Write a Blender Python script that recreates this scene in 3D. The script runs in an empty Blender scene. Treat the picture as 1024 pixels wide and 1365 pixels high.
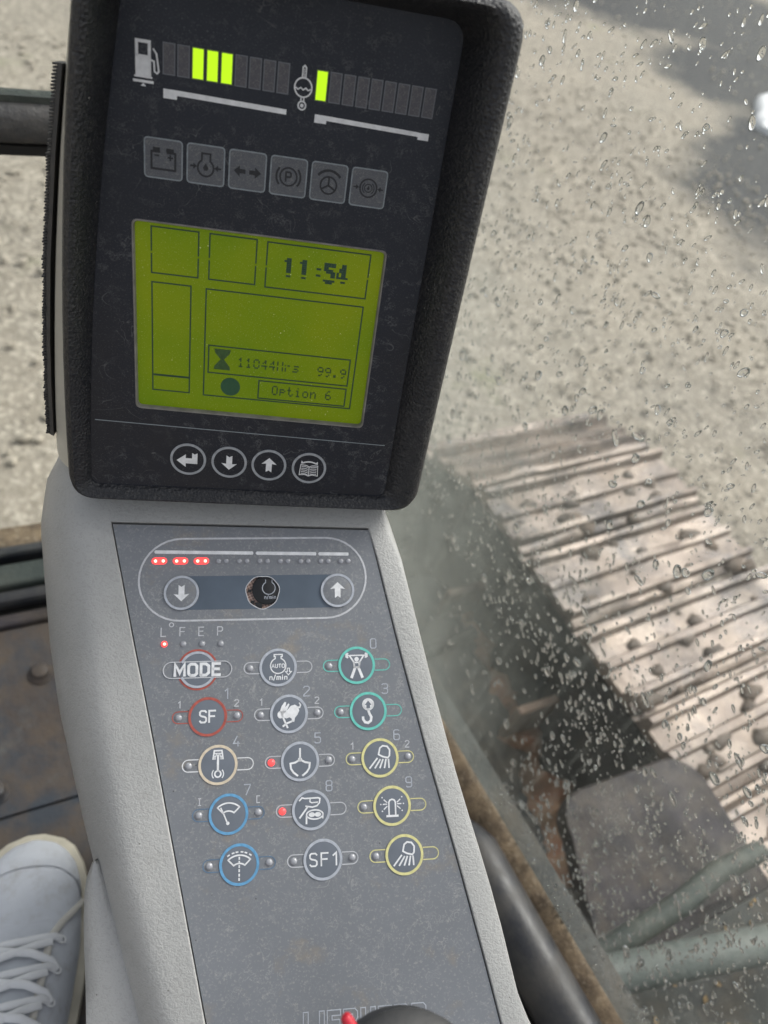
import bpy, bmesh, math, random
from mathutils import Vector, Matrix
random.seed(7)
R = math.radians
scene = bpy.context.scene
col = scene.collection

# ------------------------------------------------------------------ camera
cam_data = bpy.data.cameras.new('camera')
cam = bpy.data.objects.new('camera', cam_data)
col.objects.link(cam)
def ortho(x, y):
    x = Vector(x).normalized()
    y = Vector(y); y = (y - x * y.dot(x)).normalized()
    return x, y, x.cross(y)
def frame(origin, x, y):
    x, y, z = ortho(x, y)
    m = Matrix((x, y, z)).transposed().to_4x4()
    m.translation = Vector(origin)
    return m
cam.matrix_world = frame((0, 0, .85), (.8874, -.3933, .2404), (.1564, .7475, .6456))
cam_data.sensor_fit = 'VERTICAL'
cam_data.sensor_height = 34.6
cam_data.lens = 26.0
cam_data.clip_start = .02
cam_data.clip_end = 400
cam_data.dof.use_dof = True
cam_data.dof.focus_distance = .40
cam_data.dof.aperture_fstop = 8.0
scene.camera = cam

# ------------------------------------------------------------------ sky and sun
world = bpy.data.worlds.new('World')
scene.world = world
world.use_nodes = True
wn = world.node_tree.nodes; wl = world.node_tree.links
wn.clear()
sky = wn.new('ShaderNodeTexSky')
sky.sky_type = 'NISHITA'
sky.sun_disc = False
SUN_EL, SUN_AZ = R(50), R(80)          # azimuth from +Y towards +X
sky.sun_elevation = SUN_EL
sky.sun_rotation = SUN_AZ
sky.air_density = 1.0
sky.dust_density = 6.0
sky.ozone_density = 1.0
hsv = wn.new('ShaderNodeHueSaturation')
hsv.inputs['Saturation'].default_value = .30
bg = wn.new('ShaderNodeBackground')
bg.inputs['Strength'].default_value = .13
wo = wn.new('ShaderNodeOutputWorld')
wl.new(sky.outputs[0], hsv.inputs['Color'])
wl.new(hsv.outputs[0], bg.inputs['Color'])
wl.new(bg.outputs[0], wo.inputs['Surface'])
sun_data = bpy.data.lights.new('sun', 'SUN')
sun_data.energy = 1.0
sun_data.angle = R(24)
sun_data.color = (1.0, .965, .91)
sun = bpy.data.objects.new('sun', sun_data)
col.objects.link(sun)
sd = Vector((math.sin(SUN_AZ) * math.cos(SUN_EL), math.cos(SUN_AZ) * math.cos(SUN_EL), math.sin(SUN_EL)))
sun.rotation_euler = (-sd).to_track_quat('-Z', 'Y').to_euler()
sun.location = sd * 20

vs = scene.view_settings
vs.view_transform = 'Standard'
vs.look = 'None'
vs.exposure = 0.85
vs.gamma = 1.0
vs.use_curve_mapping = False
scene.cycles.max_bounces = 12
scene.cycles.transparent_max_bounces = 24
scene.cycles.transmission_bounces = 10
scene.cycles.caustics_refractive = False
scene.cycles.caustics_reflective = False
scene.cycles.use_denoising = True

# ------------------------------------------------------------------ material helper
class M:
    def __init__(s, name):
        s.m = bpy.data.materials.new(name)
        s.m.use_nodes = True
        s.t = s.m.node_tree
        s.t.nodes.clear()
        s.out = s.t.nodes.new('ShaderNodeOutputMaterial')
        s.co = s.t.nodes.new('ShaderNodeTexCoord').outputs['Object']
    def n(s, kind, **kw):
        nd = s.t.nodes.new('ShaderNode' + kind)
        for k, v in kw.items():
            if k in nd.inputs: s.set(nd.inputs[k], v)
            else: setattr(nd, k, v)
        return nd
    def set(s, inp, v):
        if hasattr(v, 'links'): s.t.links.new(v, inp)
        elif isinstance(v, (tuple, list)) and len(v) == 3 and inp.type == 'RGBA': inp.default_value = (*v, 1)
        else: inp.default_value = v
    def math(s, op, a, b=None, clamp=False):
        nd = s.t.nodes.new('ShaderNodeMath'); nd.operation = op; nd.use_clamp = clamp
        s.set(nd.inputs[0], a)
        if b is not None: s.set(nd.inputs[1], b)
        return nd.outputs[0]
    def noise(s, scale, detail=3, rough=.55, dist=0, co=None, off=None):
        c = co or s.co
        if off is not None:
            mp = s.n('Mapping'); s.t.links.new(c, mp.inputs['Vector']); mp.inputs['Location'].default_value = off; c = mp.outputs[0]
        return s.n('TexNoise', Vector=c, Scale=scale, Detail=detail, Roughness=rough, Distortion=dist).outputs['Fac']
    def stretch(s, sc, rot=(0, 0, 0), co=None):
        mp = s.n('Mapping'); s.t.links.new(co or s.co, mp.inputs['Vector'])
        mp.inputs['Scale'].default_value = sc; mp.inputs['Rotation'].default_value = rot
        return mp.outputs[0]
    def vor(s, scale, feature='F1', out='Distance', co=None, rnd=1.0):
        nd = s.n('TexVoronoi', feature=feature); s.set(nd.inputs['Vector'], co or s.co)
        nd.inputs['Scale'].default_value = scale
        nd.inputs['Randomness'].default_value = rnd
        return nd.outputs[out]
    def ramp(s, fac, a, b, lo=0., hi=1.):
        nd = s.n('MapRange', clamp=True)
        s.set(nd.inputs[0], fac); nd.inputs[1].default_value = a; nd.inputs[2].default_value = b
        nd.inputs[3].default_value = lo; nd.inputs[4].default_value = hi
        return nd.outputs[0]
    def mix(s, fac, a, b):
        nd = s.n('Mix', data_type='RGBA')
        s.set(nd.inputs[0], fac); s.set(nd.inputs[6], a); s.set(nd.inputs[7], b)
        return nd.outputs[2]
    def line(s, scale, width, off=(0, 0, 0), detail=2, dist=1.0, co=None):   # thin curly iso-lines: hair scratches
        f = s.noise(scale, detail, .5, dist, co, off)
        return s.ramp(s.math('ABSOLUTE', s.math('SUBTRACT', f, .5)), 0, width, 1, 0)
    def bump(s, h, strength, dist=.001):
        nd = s.n('Bump'); s.set(nd.inputs['Height'], h)
        nd.inputs['Strength'].default_value = strength; nd.inputs['Distance'].default_value = dist
        return nd.outputs[0]
    def bsdf(s, color, rough=.5, metal=0., normal=None, spec=.5, emis=None, estr=0., coat=0.):
        b = s.n('BsdfPrincipled')
        s.set(b.inputs['Base Color'], color); s.set(b.inputs['Roughness'], rough); s.set(b.inputs['Metallic'], metal)
        b.inputs['Specular IOR Level'].default_value = spec
        if normal is not None: s.t.links.new(normal, b.inputs['Normal'])
        if emis is not None:
            s.set(b.inputs['Emission Color'], emis); b.inputs['Emission Strength'].default_value = estr
        b.inputs['Coat Weight'].default_value = coat
        s.t.links.new(b.outputs[0], s.out.inputs[0])
        return s.m

def simple(name, c, rough=.5, metal=0., emis=None, estr=0., var=.12, vscale=60, spec=.5, bump=0., bscale=900):
    m = M(name)
    f = m.ramp(m.noise(vscale, 4), .3, .7)
    c2 = tuple(max(0, x * (1 - var)) for x in c)
    cc = m.mix(f, c, c2)
    nrm = m.bump(m.noise(bscale, 2), bump) if bump else None
    return m.bsdf(cc, rough, metal, nrm, spec, emis, estr)

MAT = {}
def shell_mat():
    m = M('grey_grained_plastic')
    g1 = m.noise(560, 2, .5, .9); g2 = m.vor(900)
    h = m.math('ADD', m.ramp(g1, .35, .65), m.math('MULTIPLY', g2, .5))
    base = m.mix(m.ramp(m.noise(14, 5, .6), .35, .7), (.395, .395, .385), (.330, .333, .326))
    dirt = m.math('MULTIPLY', m.ramp(g1, .46, .36), .16)
    base = m.mix(dirt, base, (.16, .155, .14))
    sfc = m.math('MULTIPLY', m.ramp(m.noise(60, 5, .75, 0, None, (3, 9, 2)), .56, .72), .25)
    base = m.mix(sfc, base, (.235, .225, .205))
    spots = m.ramp(m.vor(75), .035, .022)
    base = m.mix(m.math('MULTIPLY', spots, .7), base, (.07, .065, .05))
    return m.bsdf(base, m.ramp(g1, .3, .7, .38, .55), 0, m.bump(h, .34, .0005), .5)
MAT['shell'] = shell_mat()
def panel_mat():
    m = M('grey_keypad_film')
    base = m.mix(m.ramp(m.noise(9, 4, .6), .35, .7), (.186, .198, .218), (.160, .170, .186))
    mask = m.ramp(m.noise(28, 3), .35, .70)
    a = m.line(110, .022, (1, 2, 0), 2, 1.5); b = m.line(190, .030, (5, 1, 0), 2, 2.2)
    c = m.line(55, .008, (3, 8, 0), 3, .8)
    cut = m.ramp(m.noise(140, 2, .5, 0, None, (2, 6, 4)), .52, .60); cut2 = m.ramp(m.noise(40, 2, .5, 0, None, (7, 6, 1)), .52, .62)
    sc = m.math('MAXIMUM', m.math('MULTIPLY', m.math('MULTIPLY', m.math('MAXIMUM', a, b), cut), m.math('ADD', m.math('MULTIPLY', mask, .8), .2)), m.math('MULTIPLY', c, cut2))
    base = m.mix(m.math('MULTIPLY', sc, .42), base, (.44, .44, .42))
    speck = m.math('MULTIPLY', m.ramp(m.noise(800, 2), .56, .72), .38)
    base = m.mix(speck, base, (.40, .39, .36))
    stain = m.ramp(m.noise(32, 5, .7, 0, None, (4, 4, 2)), .57, .74)
    base = m.mix(m.math('MULTIPLY', stain, .42), base, (.30, .235, .15))
    spot = m.ramp(m.vor(95), .05, .03)
    base = m.mix(m.math('MULTIPLY', spot, .75), base, (.05, .05, .05))
    rough = m.ramp(m.math('ADD', mask, sc), 0, 1.6, .36, .58)
    return m.bsdf(base, rough, 0, m.bump(m.noise(500, 3), .08, .0003), .5)
MAT['panel'] = panel_mat()
def face_mat(name, c1, c2, scr=.5):
    m = M(name)
    base = m.mix(m.ramp(m.noise(12, 4), .35, .7), c1, c2)
    mask = m.ramp(m.noise(24, 4, .6), .38, .66)
    a = m.line(150, .035, (1, 7, 0), 2, 2.0); b = m.line(240, .045, (3, 2, 0), 2, 2.5)
    c = m.line(70, .010, (6, 5, 0), 2, 1.)
    cut = m.ramp(m.noise(170, 2, .5, 0, None, (2, 6, 4)), .53, .60); cut2 = m.ramp(m.noise(50, 2, .5, 0, None, (7, 6, 1)), .54, .62)
    sc = m.math('MAXIMUM', m.math('MULTIPLY', m.math('MULTIPLY', m.math('MAXIMUM', a, b), cut), m.math('ADD', m.math('MULTIPLY', mask, .9), .1)), m.math('MULTIPLY', c, cut2))
    base = m.mix(m.math('MULTIPLY', sc, scr), base, (.20, .20, .20))
    dust = m.math('MULTIPLY', m.ramp(m.noise(1300, 2), .58, .74), m.ramp(m.noise(30, 3, .5, 0, None, (9, 1, 1)), .3, .7, .05, .30))
    base = m.mix(dust, base, (.27, .265, .255))
    smear = m.math('MULTIPLY', m.ramp(m.noise(18, 5, .7, 0, m.stretch((1, .35, 1))), .58, .8), .10)
    base = m.mix(smear, base, (.20, .185, .165))
    rough = m.ramp(m.math('ADD', mask, sc), 0, 1.5, .32, .55)
    return m.bsdf(base, rough, 0, m.bump(m.noise(600, 3), .06, .0003), .4)
MAT['face'] = face_mat('dark_display_film', (.0062, .0086, .0165), (.0085, .0118, .0215), .38)
def rim_mat():
    m = M('black_grained_rubber_plastic')
    g1 = m.vor(700); g2 = m.noise(480, 3, .6, .8)
    h = m.math('ADD', g1, m.math('MULTIPLY', g2, 1.2))
    dust = m.math('MULTIPLY', m.ramp(g2, .48, .64), m.ramp(m.noise(22, 4), .3, .7, .08, .45))
    base = m.mix(dust, (.0100, .0110, .0145), (.085, .083, .080))
    sc = m.math('MULTIPLY', m.ramp(m.vor(130), .05, .03), m.ramp(m.noise(20), .52, .6))
    base = m.mix(sc, base, (.5, .48, .44))
    return m.bsdf(base, .48, 0, m.bump(h, .8, .0006), .5)
MAT['rim'] = rim_mat()
MAT['cream'] = simple('cream_plastic', (.72, .68, .56), .5, bump=.15)
MAT['black'] = simple('black_plastic', (.009, .010, .012), .5, bump=.15, bscale=500)
MAT['gap'] = simple('dark_gap', (.012, .011, .010), .9)
MAT['white'] = simple('white_print', (.80, .81, .83), .45, var=.22, vscale=300)
MAT['offwhite'] = simple('grey_white_print', (.58, .59, .62), .45, var=.25, vscale=300)
MAT['paleblue'] = simple('pale_grey_print', (.46, .49, .55), .45, var=.25, vscale=300)
MAT['red_print'] = simple('red_print', (.46, .105, .08), .5, var=.35, vscale=300)
MAT['teal_print'] = simple('teal_print', (.16, .60, .52), .5, var=.25, vscale=300)
MAT['yellow_print'] = simple('pale_yellow_print', (.72, .68, .32), .5, var=.25, vscale=300)
MAT['cream_print'] = simple('cream_print', (.70, .60, .46), .5, var=.25, vscale=300)
MAT['blue_print'] = simple('blue_print', (.14, .37, .62), .5, var=.3, vscale=300)
MAT['darkblue_print'] = simple('dim_blue_print', (.12, .20, .30), .5, var=.3, vscale=300)
MAT['dark_print'] = simple('dark_tile_print', (.018, .020, .026), .6, var=.5, vscale=700)
MAT['lamp_off'] = simple('clear_lamp_lens', (.33, .34, .37), .10, spec=1.)
MAT['lamp_on'] = simple('lit_red_lamp', (.8, .05, .06), .2, emis=(1.0, .05, .045), estr=1.1)
MAT['lamp_core'] = simple('lit_lamp_core', (1, .5, .3), .3, emis=(1.0, .62, .40), estr=1.6)
MAT['bar_on'] = simple('lit_green_bar', (.3, .6, .01), .4, emis=(.42, .72, .0), estr=.62, var=.1)
def dusty_tile(name, c):
    m = M(name)
    sc = m.math('MAXIMUM', m.line(150, .012, (1, 7, 0), 3, 2.0), m.line(260, .012, (3, 2, 0), 3, 2.5))
    base = m.mix(m.math('MULTIPLY', sc, .45), c, (.30, .29, .26))
    return m.bsdf(base, .42, 0, None, .4)
MAT['bar_off'] = dusty_tile('unlit_bar', (.080, .078, .090))
MAT['tile'] = dusty_tile('unlit_warning_tile', (.088, .094, .108))
def lcd_mat():
    m = M('green_lcd')
    n = m.ramp(m.noise(14, 3), .3, .7)
    c = m.mix(n, (.056, .104, .001), (.098, .128, .0015))
    dust = m.ramp(m.vor(260), .10, .05)
    dust = m.math('MULTIPLY', dust, m.ramp(m.noise(40, 3), .5, .62))
    fine = m.math('MULTIPLY', m.ramp(m.noise(1500, 2), .62, .74), .35)
    d = m.math('MAXIMUM', dust, fine)
    c = m.mix(m.math('MULTIPLY', d, .55), c, (.42, .42, .22))
    return m.bsdf(c, .35, 0, None, .2, c, .45)
MAT['lcd'] = lcd_mat()
MAT['lcd_ink'] = simple('lcd_segment_ink', (.012, .052, .030), .5, var=.15)
MAT['lcd_faint'] = simple('lcd_faint_ink', (.040, .100, .022), .5, var=.3, vscale=500)
MAT['lcd_icon'] = simple('lcd_icon_ink', (.018, .085, .036), .5, var=.15)
def pcb_mat():
    m = M('circuit_board')
    ch = m.n('TexChecker', Vector=m.stretch((1, 1, 0), (0, 0, .35)), Scale=900.)
    c = m.mix(ch.outputs['Fac'], (.48, .34, .28), (.20, .13, .11))
    return m.bsdf(c, .45)
MAT['pcb'] = pcb_mat()
def floor_mat():
    m = M('worn_painted_steel_floor')
    a = m.ramp(m.noise(7, 6, .65, .4), .42, .60); b = m.ramp(m.noise(26, 5, .7), .45, .68)
    c = m.mix(a, (.040, .048, .060), (.070, .052, .040))
    c = m.mix(m.math('MULTIPLY', b, .6), c, (.115, .085, .058))
    c = m.mix(m.math('MULTIPLY', m.ramp(m.noise(13, 6, .7, 0, None, (3, 3, 3)), .58, .72), .55), c, (.115, .122, .118))
    return m.bsdf(c, m.ramp(b, 0, 1, .38, .75), .15, m.bump(m.noise(120, 5, .6), .35, .002), .5)
MAT['floor'] = floor_mat()
def rubber_mat():
    m = M('dusty_black_rubber')
    d = m.ramp(m.noise(16, 6, .7), .42, .75)
    c = m.mix(m.math('MULTIPLY', d, .6), (.016, .018, .023), (.12, .108, .09))
    return m.bsdf(c, m.ramp(d, 0, 1, .35, .75), 0, m.bump(m.noise(200, 4), .3, .001), .45)
MAT['rubber'] = rubber_mat()
def ledge_mat():
    m = M('mud_caked_ledge')
    d = m.noise(45, 6, .7)
    c = m.mix(m.ramp(d, .35, .65), (.20, .15, .098), (.075, .056, .040))
    c = m.mix(m.math('MULTIPLY', m.ramp(m.noise(160, 4), .55, .7), .5), c, (.30, .25, .185))
    return m.bsdf(c, .85, 0, m.bump(m.math('ADD', d, m.noise(350, 4)), .5, .002), .25)
MAT['ledge'] = ledge_mat()
MAT['lining'] = simple('dusty_grey_lining', (.21, .195, .165), .8, vscale=90, var=.4, bump=.4, bscale=300)
def ground_mat():
    m = M('pale_gravel')
    big = m.ramp(m.noise(1.1, 6, .68), .36, .66)
    c = m.mix(big, (.288, .258, .212), (.206, .188, .160))
    st = m.vor(62, out='Color'); sv = m.n('SeparateColor'); m.t.links.new(st, sv.inputs[0])
    c = m.mix(m.ramp(sv.outputs[0], .55, 1.0, 0, .75), c, (.50, .46, .39))
    c = m.mix(m.ramp(sv.outputs[1], .60, 1.0, 0, .35), c, (.15, .138, .112))
    c = m.mix(m.math('MULTIPLY', m.ramp(m.noise(16, 6, .8), .50, .74), .38), c, (.16, .135, .10))
    c = m.mix(m.math('MULTIPLY', m.ramp(m.noise(2.2, 5, .7, 0, None, (7, 3, 0)), .60, .72), .5), c, (.17, .19, .10))
    sp = m.n('SeparateXYZ'); m.t.links.new(m.co, sp.inputs[0])
    def spot(cx, cy, rx, ry, rot):     # dark blurred reflection painted on the ground, with a ragged, soft edge
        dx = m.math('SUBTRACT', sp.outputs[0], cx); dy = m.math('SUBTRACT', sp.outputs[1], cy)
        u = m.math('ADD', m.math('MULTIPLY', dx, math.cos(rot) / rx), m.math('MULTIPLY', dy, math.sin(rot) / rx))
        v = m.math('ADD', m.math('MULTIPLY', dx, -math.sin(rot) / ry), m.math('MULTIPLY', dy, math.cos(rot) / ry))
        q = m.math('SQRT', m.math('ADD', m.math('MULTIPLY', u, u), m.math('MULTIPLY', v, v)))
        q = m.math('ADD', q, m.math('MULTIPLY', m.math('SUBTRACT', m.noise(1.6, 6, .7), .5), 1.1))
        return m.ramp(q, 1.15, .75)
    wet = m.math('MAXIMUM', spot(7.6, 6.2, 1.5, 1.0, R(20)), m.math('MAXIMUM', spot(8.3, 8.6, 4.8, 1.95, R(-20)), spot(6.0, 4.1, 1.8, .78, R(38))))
    c = m.mix(m.math('MULTIPLY', wet, .92), c, (.020, .025, .034))  # mask tints the gravel dark blue in place of a reflection
    d = m.math('ADD', m.vor(62), m.noise(120, 4))
    rg = m.math('SUBTRACT', .85, m.math('MULTIPLY', wet, .15))
    return m.bsdf(c, rg, 0, m.bump(d, .38, .010), .12)
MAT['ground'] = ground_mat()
MAT['stone_a'] = simple('pale_stone', (.40, .36, .295), .85, vscale=9, var=.35)
MAT['track_steel'] = None
def steel_mat(name, c1, c2, c3, rough, metal, spec=.5):
    m = M(name)
    oi = m.n('ObjectInfo').outputs['Random']
    sh = m.n('VectorMath', operation='ADD'); m.t.links.new(m.co, sh.inputs[0])
    cb = m.n('CombineXYZ'); m.set(cb.inputs[0], m.math('MULTIPLY', oi, 40.)); m.t.links.new(cb.outputs[0], sh.inputs[1])
    co = sh.outputs[0]
    a = m.ramp(m.noise(5, 6, .65, .4, co), .40, .62); b = m.ramp(m.noise(16, 6, .7, 0, co, (3, 1, 0)), .45, .68)
    c = m.mix(a, c1, c2); c = m.mix(m.math('MULTIPLY', b, .7), c, c3)
    r = m.ramp(m.noise(7, 5, .6, 0, co, (1, 5, 2)), .35, .65, rough[0], rough[1])
    return m.bsdf(c, r, metal, m.bump(m.noise(60, 6, .65, 0, co), .5, .006), spec)
MAT['track_steel'] = steel_mat('wet_worn_track_steel', (.21, .165, .135), (.055, .047, .046), (.31, .255, .205), (.14, .55), .25)
MAT['track_mud'] = steel_mat('dark_track_mud', (.115, .088, .068), (.05, .042, .036), (.19, .15, .115), (.5, .9), 0.)
MAT['frame_paint'] = steel_mat('dark_wet_frame_paint', (.046, .051, .048), (.028, .030, .029), (.078, .066, .050), (.5, .9), .0, .25)
MAT['rust'] = steel_mat('rusty_steel', (.25, .105, .05), (.11, .07, .045), (.30, .215, .13), (.6, .9), .1)
MAT['rust2'] = steel_mat('dark_rusty_steel', (.115, .070, .045), (.055, .048, .042), (.19, .15, .11), (.6, .9), .1)
MAT['slab'] = steel_mat('wet_grey_plate', (.052, .047, .055), (.014, .013, .015), (.085, .070, .056), (.35, .75), .0, .16)
MAT['rail'] = steel_mat('pale_green_paint', (.120, .138, .129), (.068, .080, .075), (.165, .172, .155), (.35, .6), 0., .2)
MAT['hose'] = steel_mat('green_grey_hose', (.060, .072, .066), (.036, .044, .042), (.095, .10, .085), (.35, .7), 0., .16)
MAT['leaf'] = simple('dry_leaf_scraps', (.30, .21, .10), .8)
MAT['bar_metal'] = steel_mat('worn_dark_bar', (.085, .082, .080), (.055, .055, .057), (.15, .135, .12), (.3, .6), .2)
MAT['canvas'] = None
def canvas_mat():
    m = M('white_canvas')
    w = m.n('TexWave', Vector=m.stretch((1, 1, 1), (0, 0, .8)), Scale=520.); w2 = m.n('TexWave', Vector=m.stretch((1, 1, 1), (0, 0, -.8)), Scale=520.)
    h = m.math('MULTIPLY', w.outputs['Fac'], w2.outputs['Fac'])
    c = m.mix(m.ramp(m.noise(22, 5, .6), .4, .75), (.64, .665, .71), (.54, .565, .61))
    c = m.mix(m.math('MULTIPLY', m.ramp(m.vor(140), .05, .03), .4), c, (.3, .28, .25))
    wr = m.noise(34, 3, .55, 1.2, m.stretch((1, 2.2, 1)))
    hh = m.math('ADD', m.math('MULTIPLY', h, .25), m.math('MULTIPLY', wr, 1.6))
    c = m.mix(m.math('MULTIPLY', m.ramp(m.noise(55, 5, .7, 0, None, (5, 2, 1)), .50, .75), .5), c, (.36, .34, .31))
    return m.bsdf(c, .85, 0, m.bump(hh, .7, .0016), .2)
MAT['canvas'] = canvas_mat()
MAT['sole'] = simple('cream_rubber_sole', (.55, .51, .41), .55, vscale=40, var=.3)
MAT['lace'] = simple('white_lace', (.74, .75, .76), .85, bump=.3, bscale=1500)
MAT['sock'] = simple('pale_tongue_canvas', (.50, .53, .57), .85, bump=.3, bscale=1200)
def glass_mat(name, dirt, tint):
    m = M(name)
    tr = m.n('BsdfTransparent'); m.set(tr.inputs['Color'], tint)
    gl = m.n('BsdfGlossy'); gl.inputs['Roughness'].default_value = .02
    fr = m.n('Fresnel'); fr.inputs['IOR'].default_value = 1.45
    geo = m.n('NewGeometry')
    fac = m.math('MULTIPLY', fr.outputs[0], m.math('SUBTRACT', 1., geo.outputs['Backfacing']))
    mx = m.n('MixShader'); m.t.links.new(fac, mx.inputs[0]); m.t.links.new(tr.outputs[0], mx.inputs[1]); m.t.links.new(gl.outputs[0], mx.inputs[2])
    df = m.n('BsdfDiffuse'); m.set(df.inputs['Color'], (.50, .53, .49))
    tl = m.n('BsdfTranslucent'); m.set(tl.inputs['Color'], (.50, .53, .49))
    ms = m.n('MixShader'); ms.inputs[0].default_value = .5; m.t.links.new(df.outputs[0], ms.inputs[1]); m.t.links.new(tl.outputs[0], ms.inputs[2])
    sp = m.n('SeparateXYZ'); m.t.links.new(m.co, sp.inputs[0])
    film = m.ramp(m.noise(6, 5, .65), .3, .75, .004, .028)
    if dirt:   # grime that the wiper never reaches: low and towards the front corner
        low = m.ramp(m.math('ADD', sp.outputs[1], m.math('MULTIPLY', m.noise(7, 4), .20)), .06, .40)
        lowz = m.ramp(m.math('ADD', sp.outputs[2], m.math('MULTIPLY', m.noise(9, 4), .12)), .62, .30)
        patch = m.math('MULTIPLY', m.math('MULTIPLY', low, lowz), m.ramp(m.noise(40, 5, .7), .2, .7, .55, 1.0))
        film = m.math('ADD', film, m.math('MULTIPLY', patch, .40))
        streak = m.noise(60, 3, .6, .3, m.stretch((1, 2.2, .12), (R(18), 0, 0)))
        film = m.math('ADD', film, m.math('MULTIPLY', m.ramp(streak, .56, .74), .06))
        hz = m.math('MULTIPLY', m.ramp(m.math('ADD', sp.outputs[2], m.math('MULTIPLY', m.noise(12, 5, .7), .25)), .58, .85), m.ramp(sp.outputs[1], .40, .15))
        film = m.math('ADD', film, m.math('MULTIPLY', hz, .05))
        spk = m.math('MULTIPLY', m.ramp(m.noise(420, 3, .6), .60, .72), m.ramp(m.noise(18, 4), .35, .65, .01, .08))
        film = m.math('ADD', film, spk)
        scr = m.line(28, .004, (2, 2, 2), 3, .6)
        film = m.math('ADD', film, m.math('MULTIPLY', scr, .08), True)
    fin = m.n('MixShader'); m.t.links.new(film, fin.inputs[0]); m.t.links.new(mx.outputs[0], fin.inputs[1]); m.t.links.new(ms.outputs[0], fin.inputs[2])
    m.t.links.new(fin.outputs[0], m.out.inputs[0])
    return m.m
MAT['glass'] = glass_mat('grimy_window_glass', True, (.965, .975, .965))
MAT['glass_front'] = glass_mat('front_window_glass', False, (.96, .975, .96))
def water_mat():
    m = M('rain_water')
    rf = m.n('BsdfRefraction'); rf.inputs['IOR'].default_value = 1.33; rf.inputs['Roughness'].default_value = 0.
    m.set(rf.inputs['Color'], (.97, .98, .98))
    gl = m.n('BsdfGlossy'); gl.inputs['Roughness'].default_value = .0
    fr = m.n('Fresnel'); fr.inputs['IOR'].default_value = 1.33
    mx = m.n('MixShader'); m.t.links.new(fr.outputs[0], mx.inputs[0]); m.t.links.new(rf.outputs[0], mx.inputs[1]); m.t.links.new(gl.outputs[0], mx.inputs[2])
    m.t.links.new(mx.outputs[0], m.out.inputs[0])
    return m.m
MAT['water'] = water_mat()
MAT['glare'] = simple('white_glare', (.80, .82, .84), .4)

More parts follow.
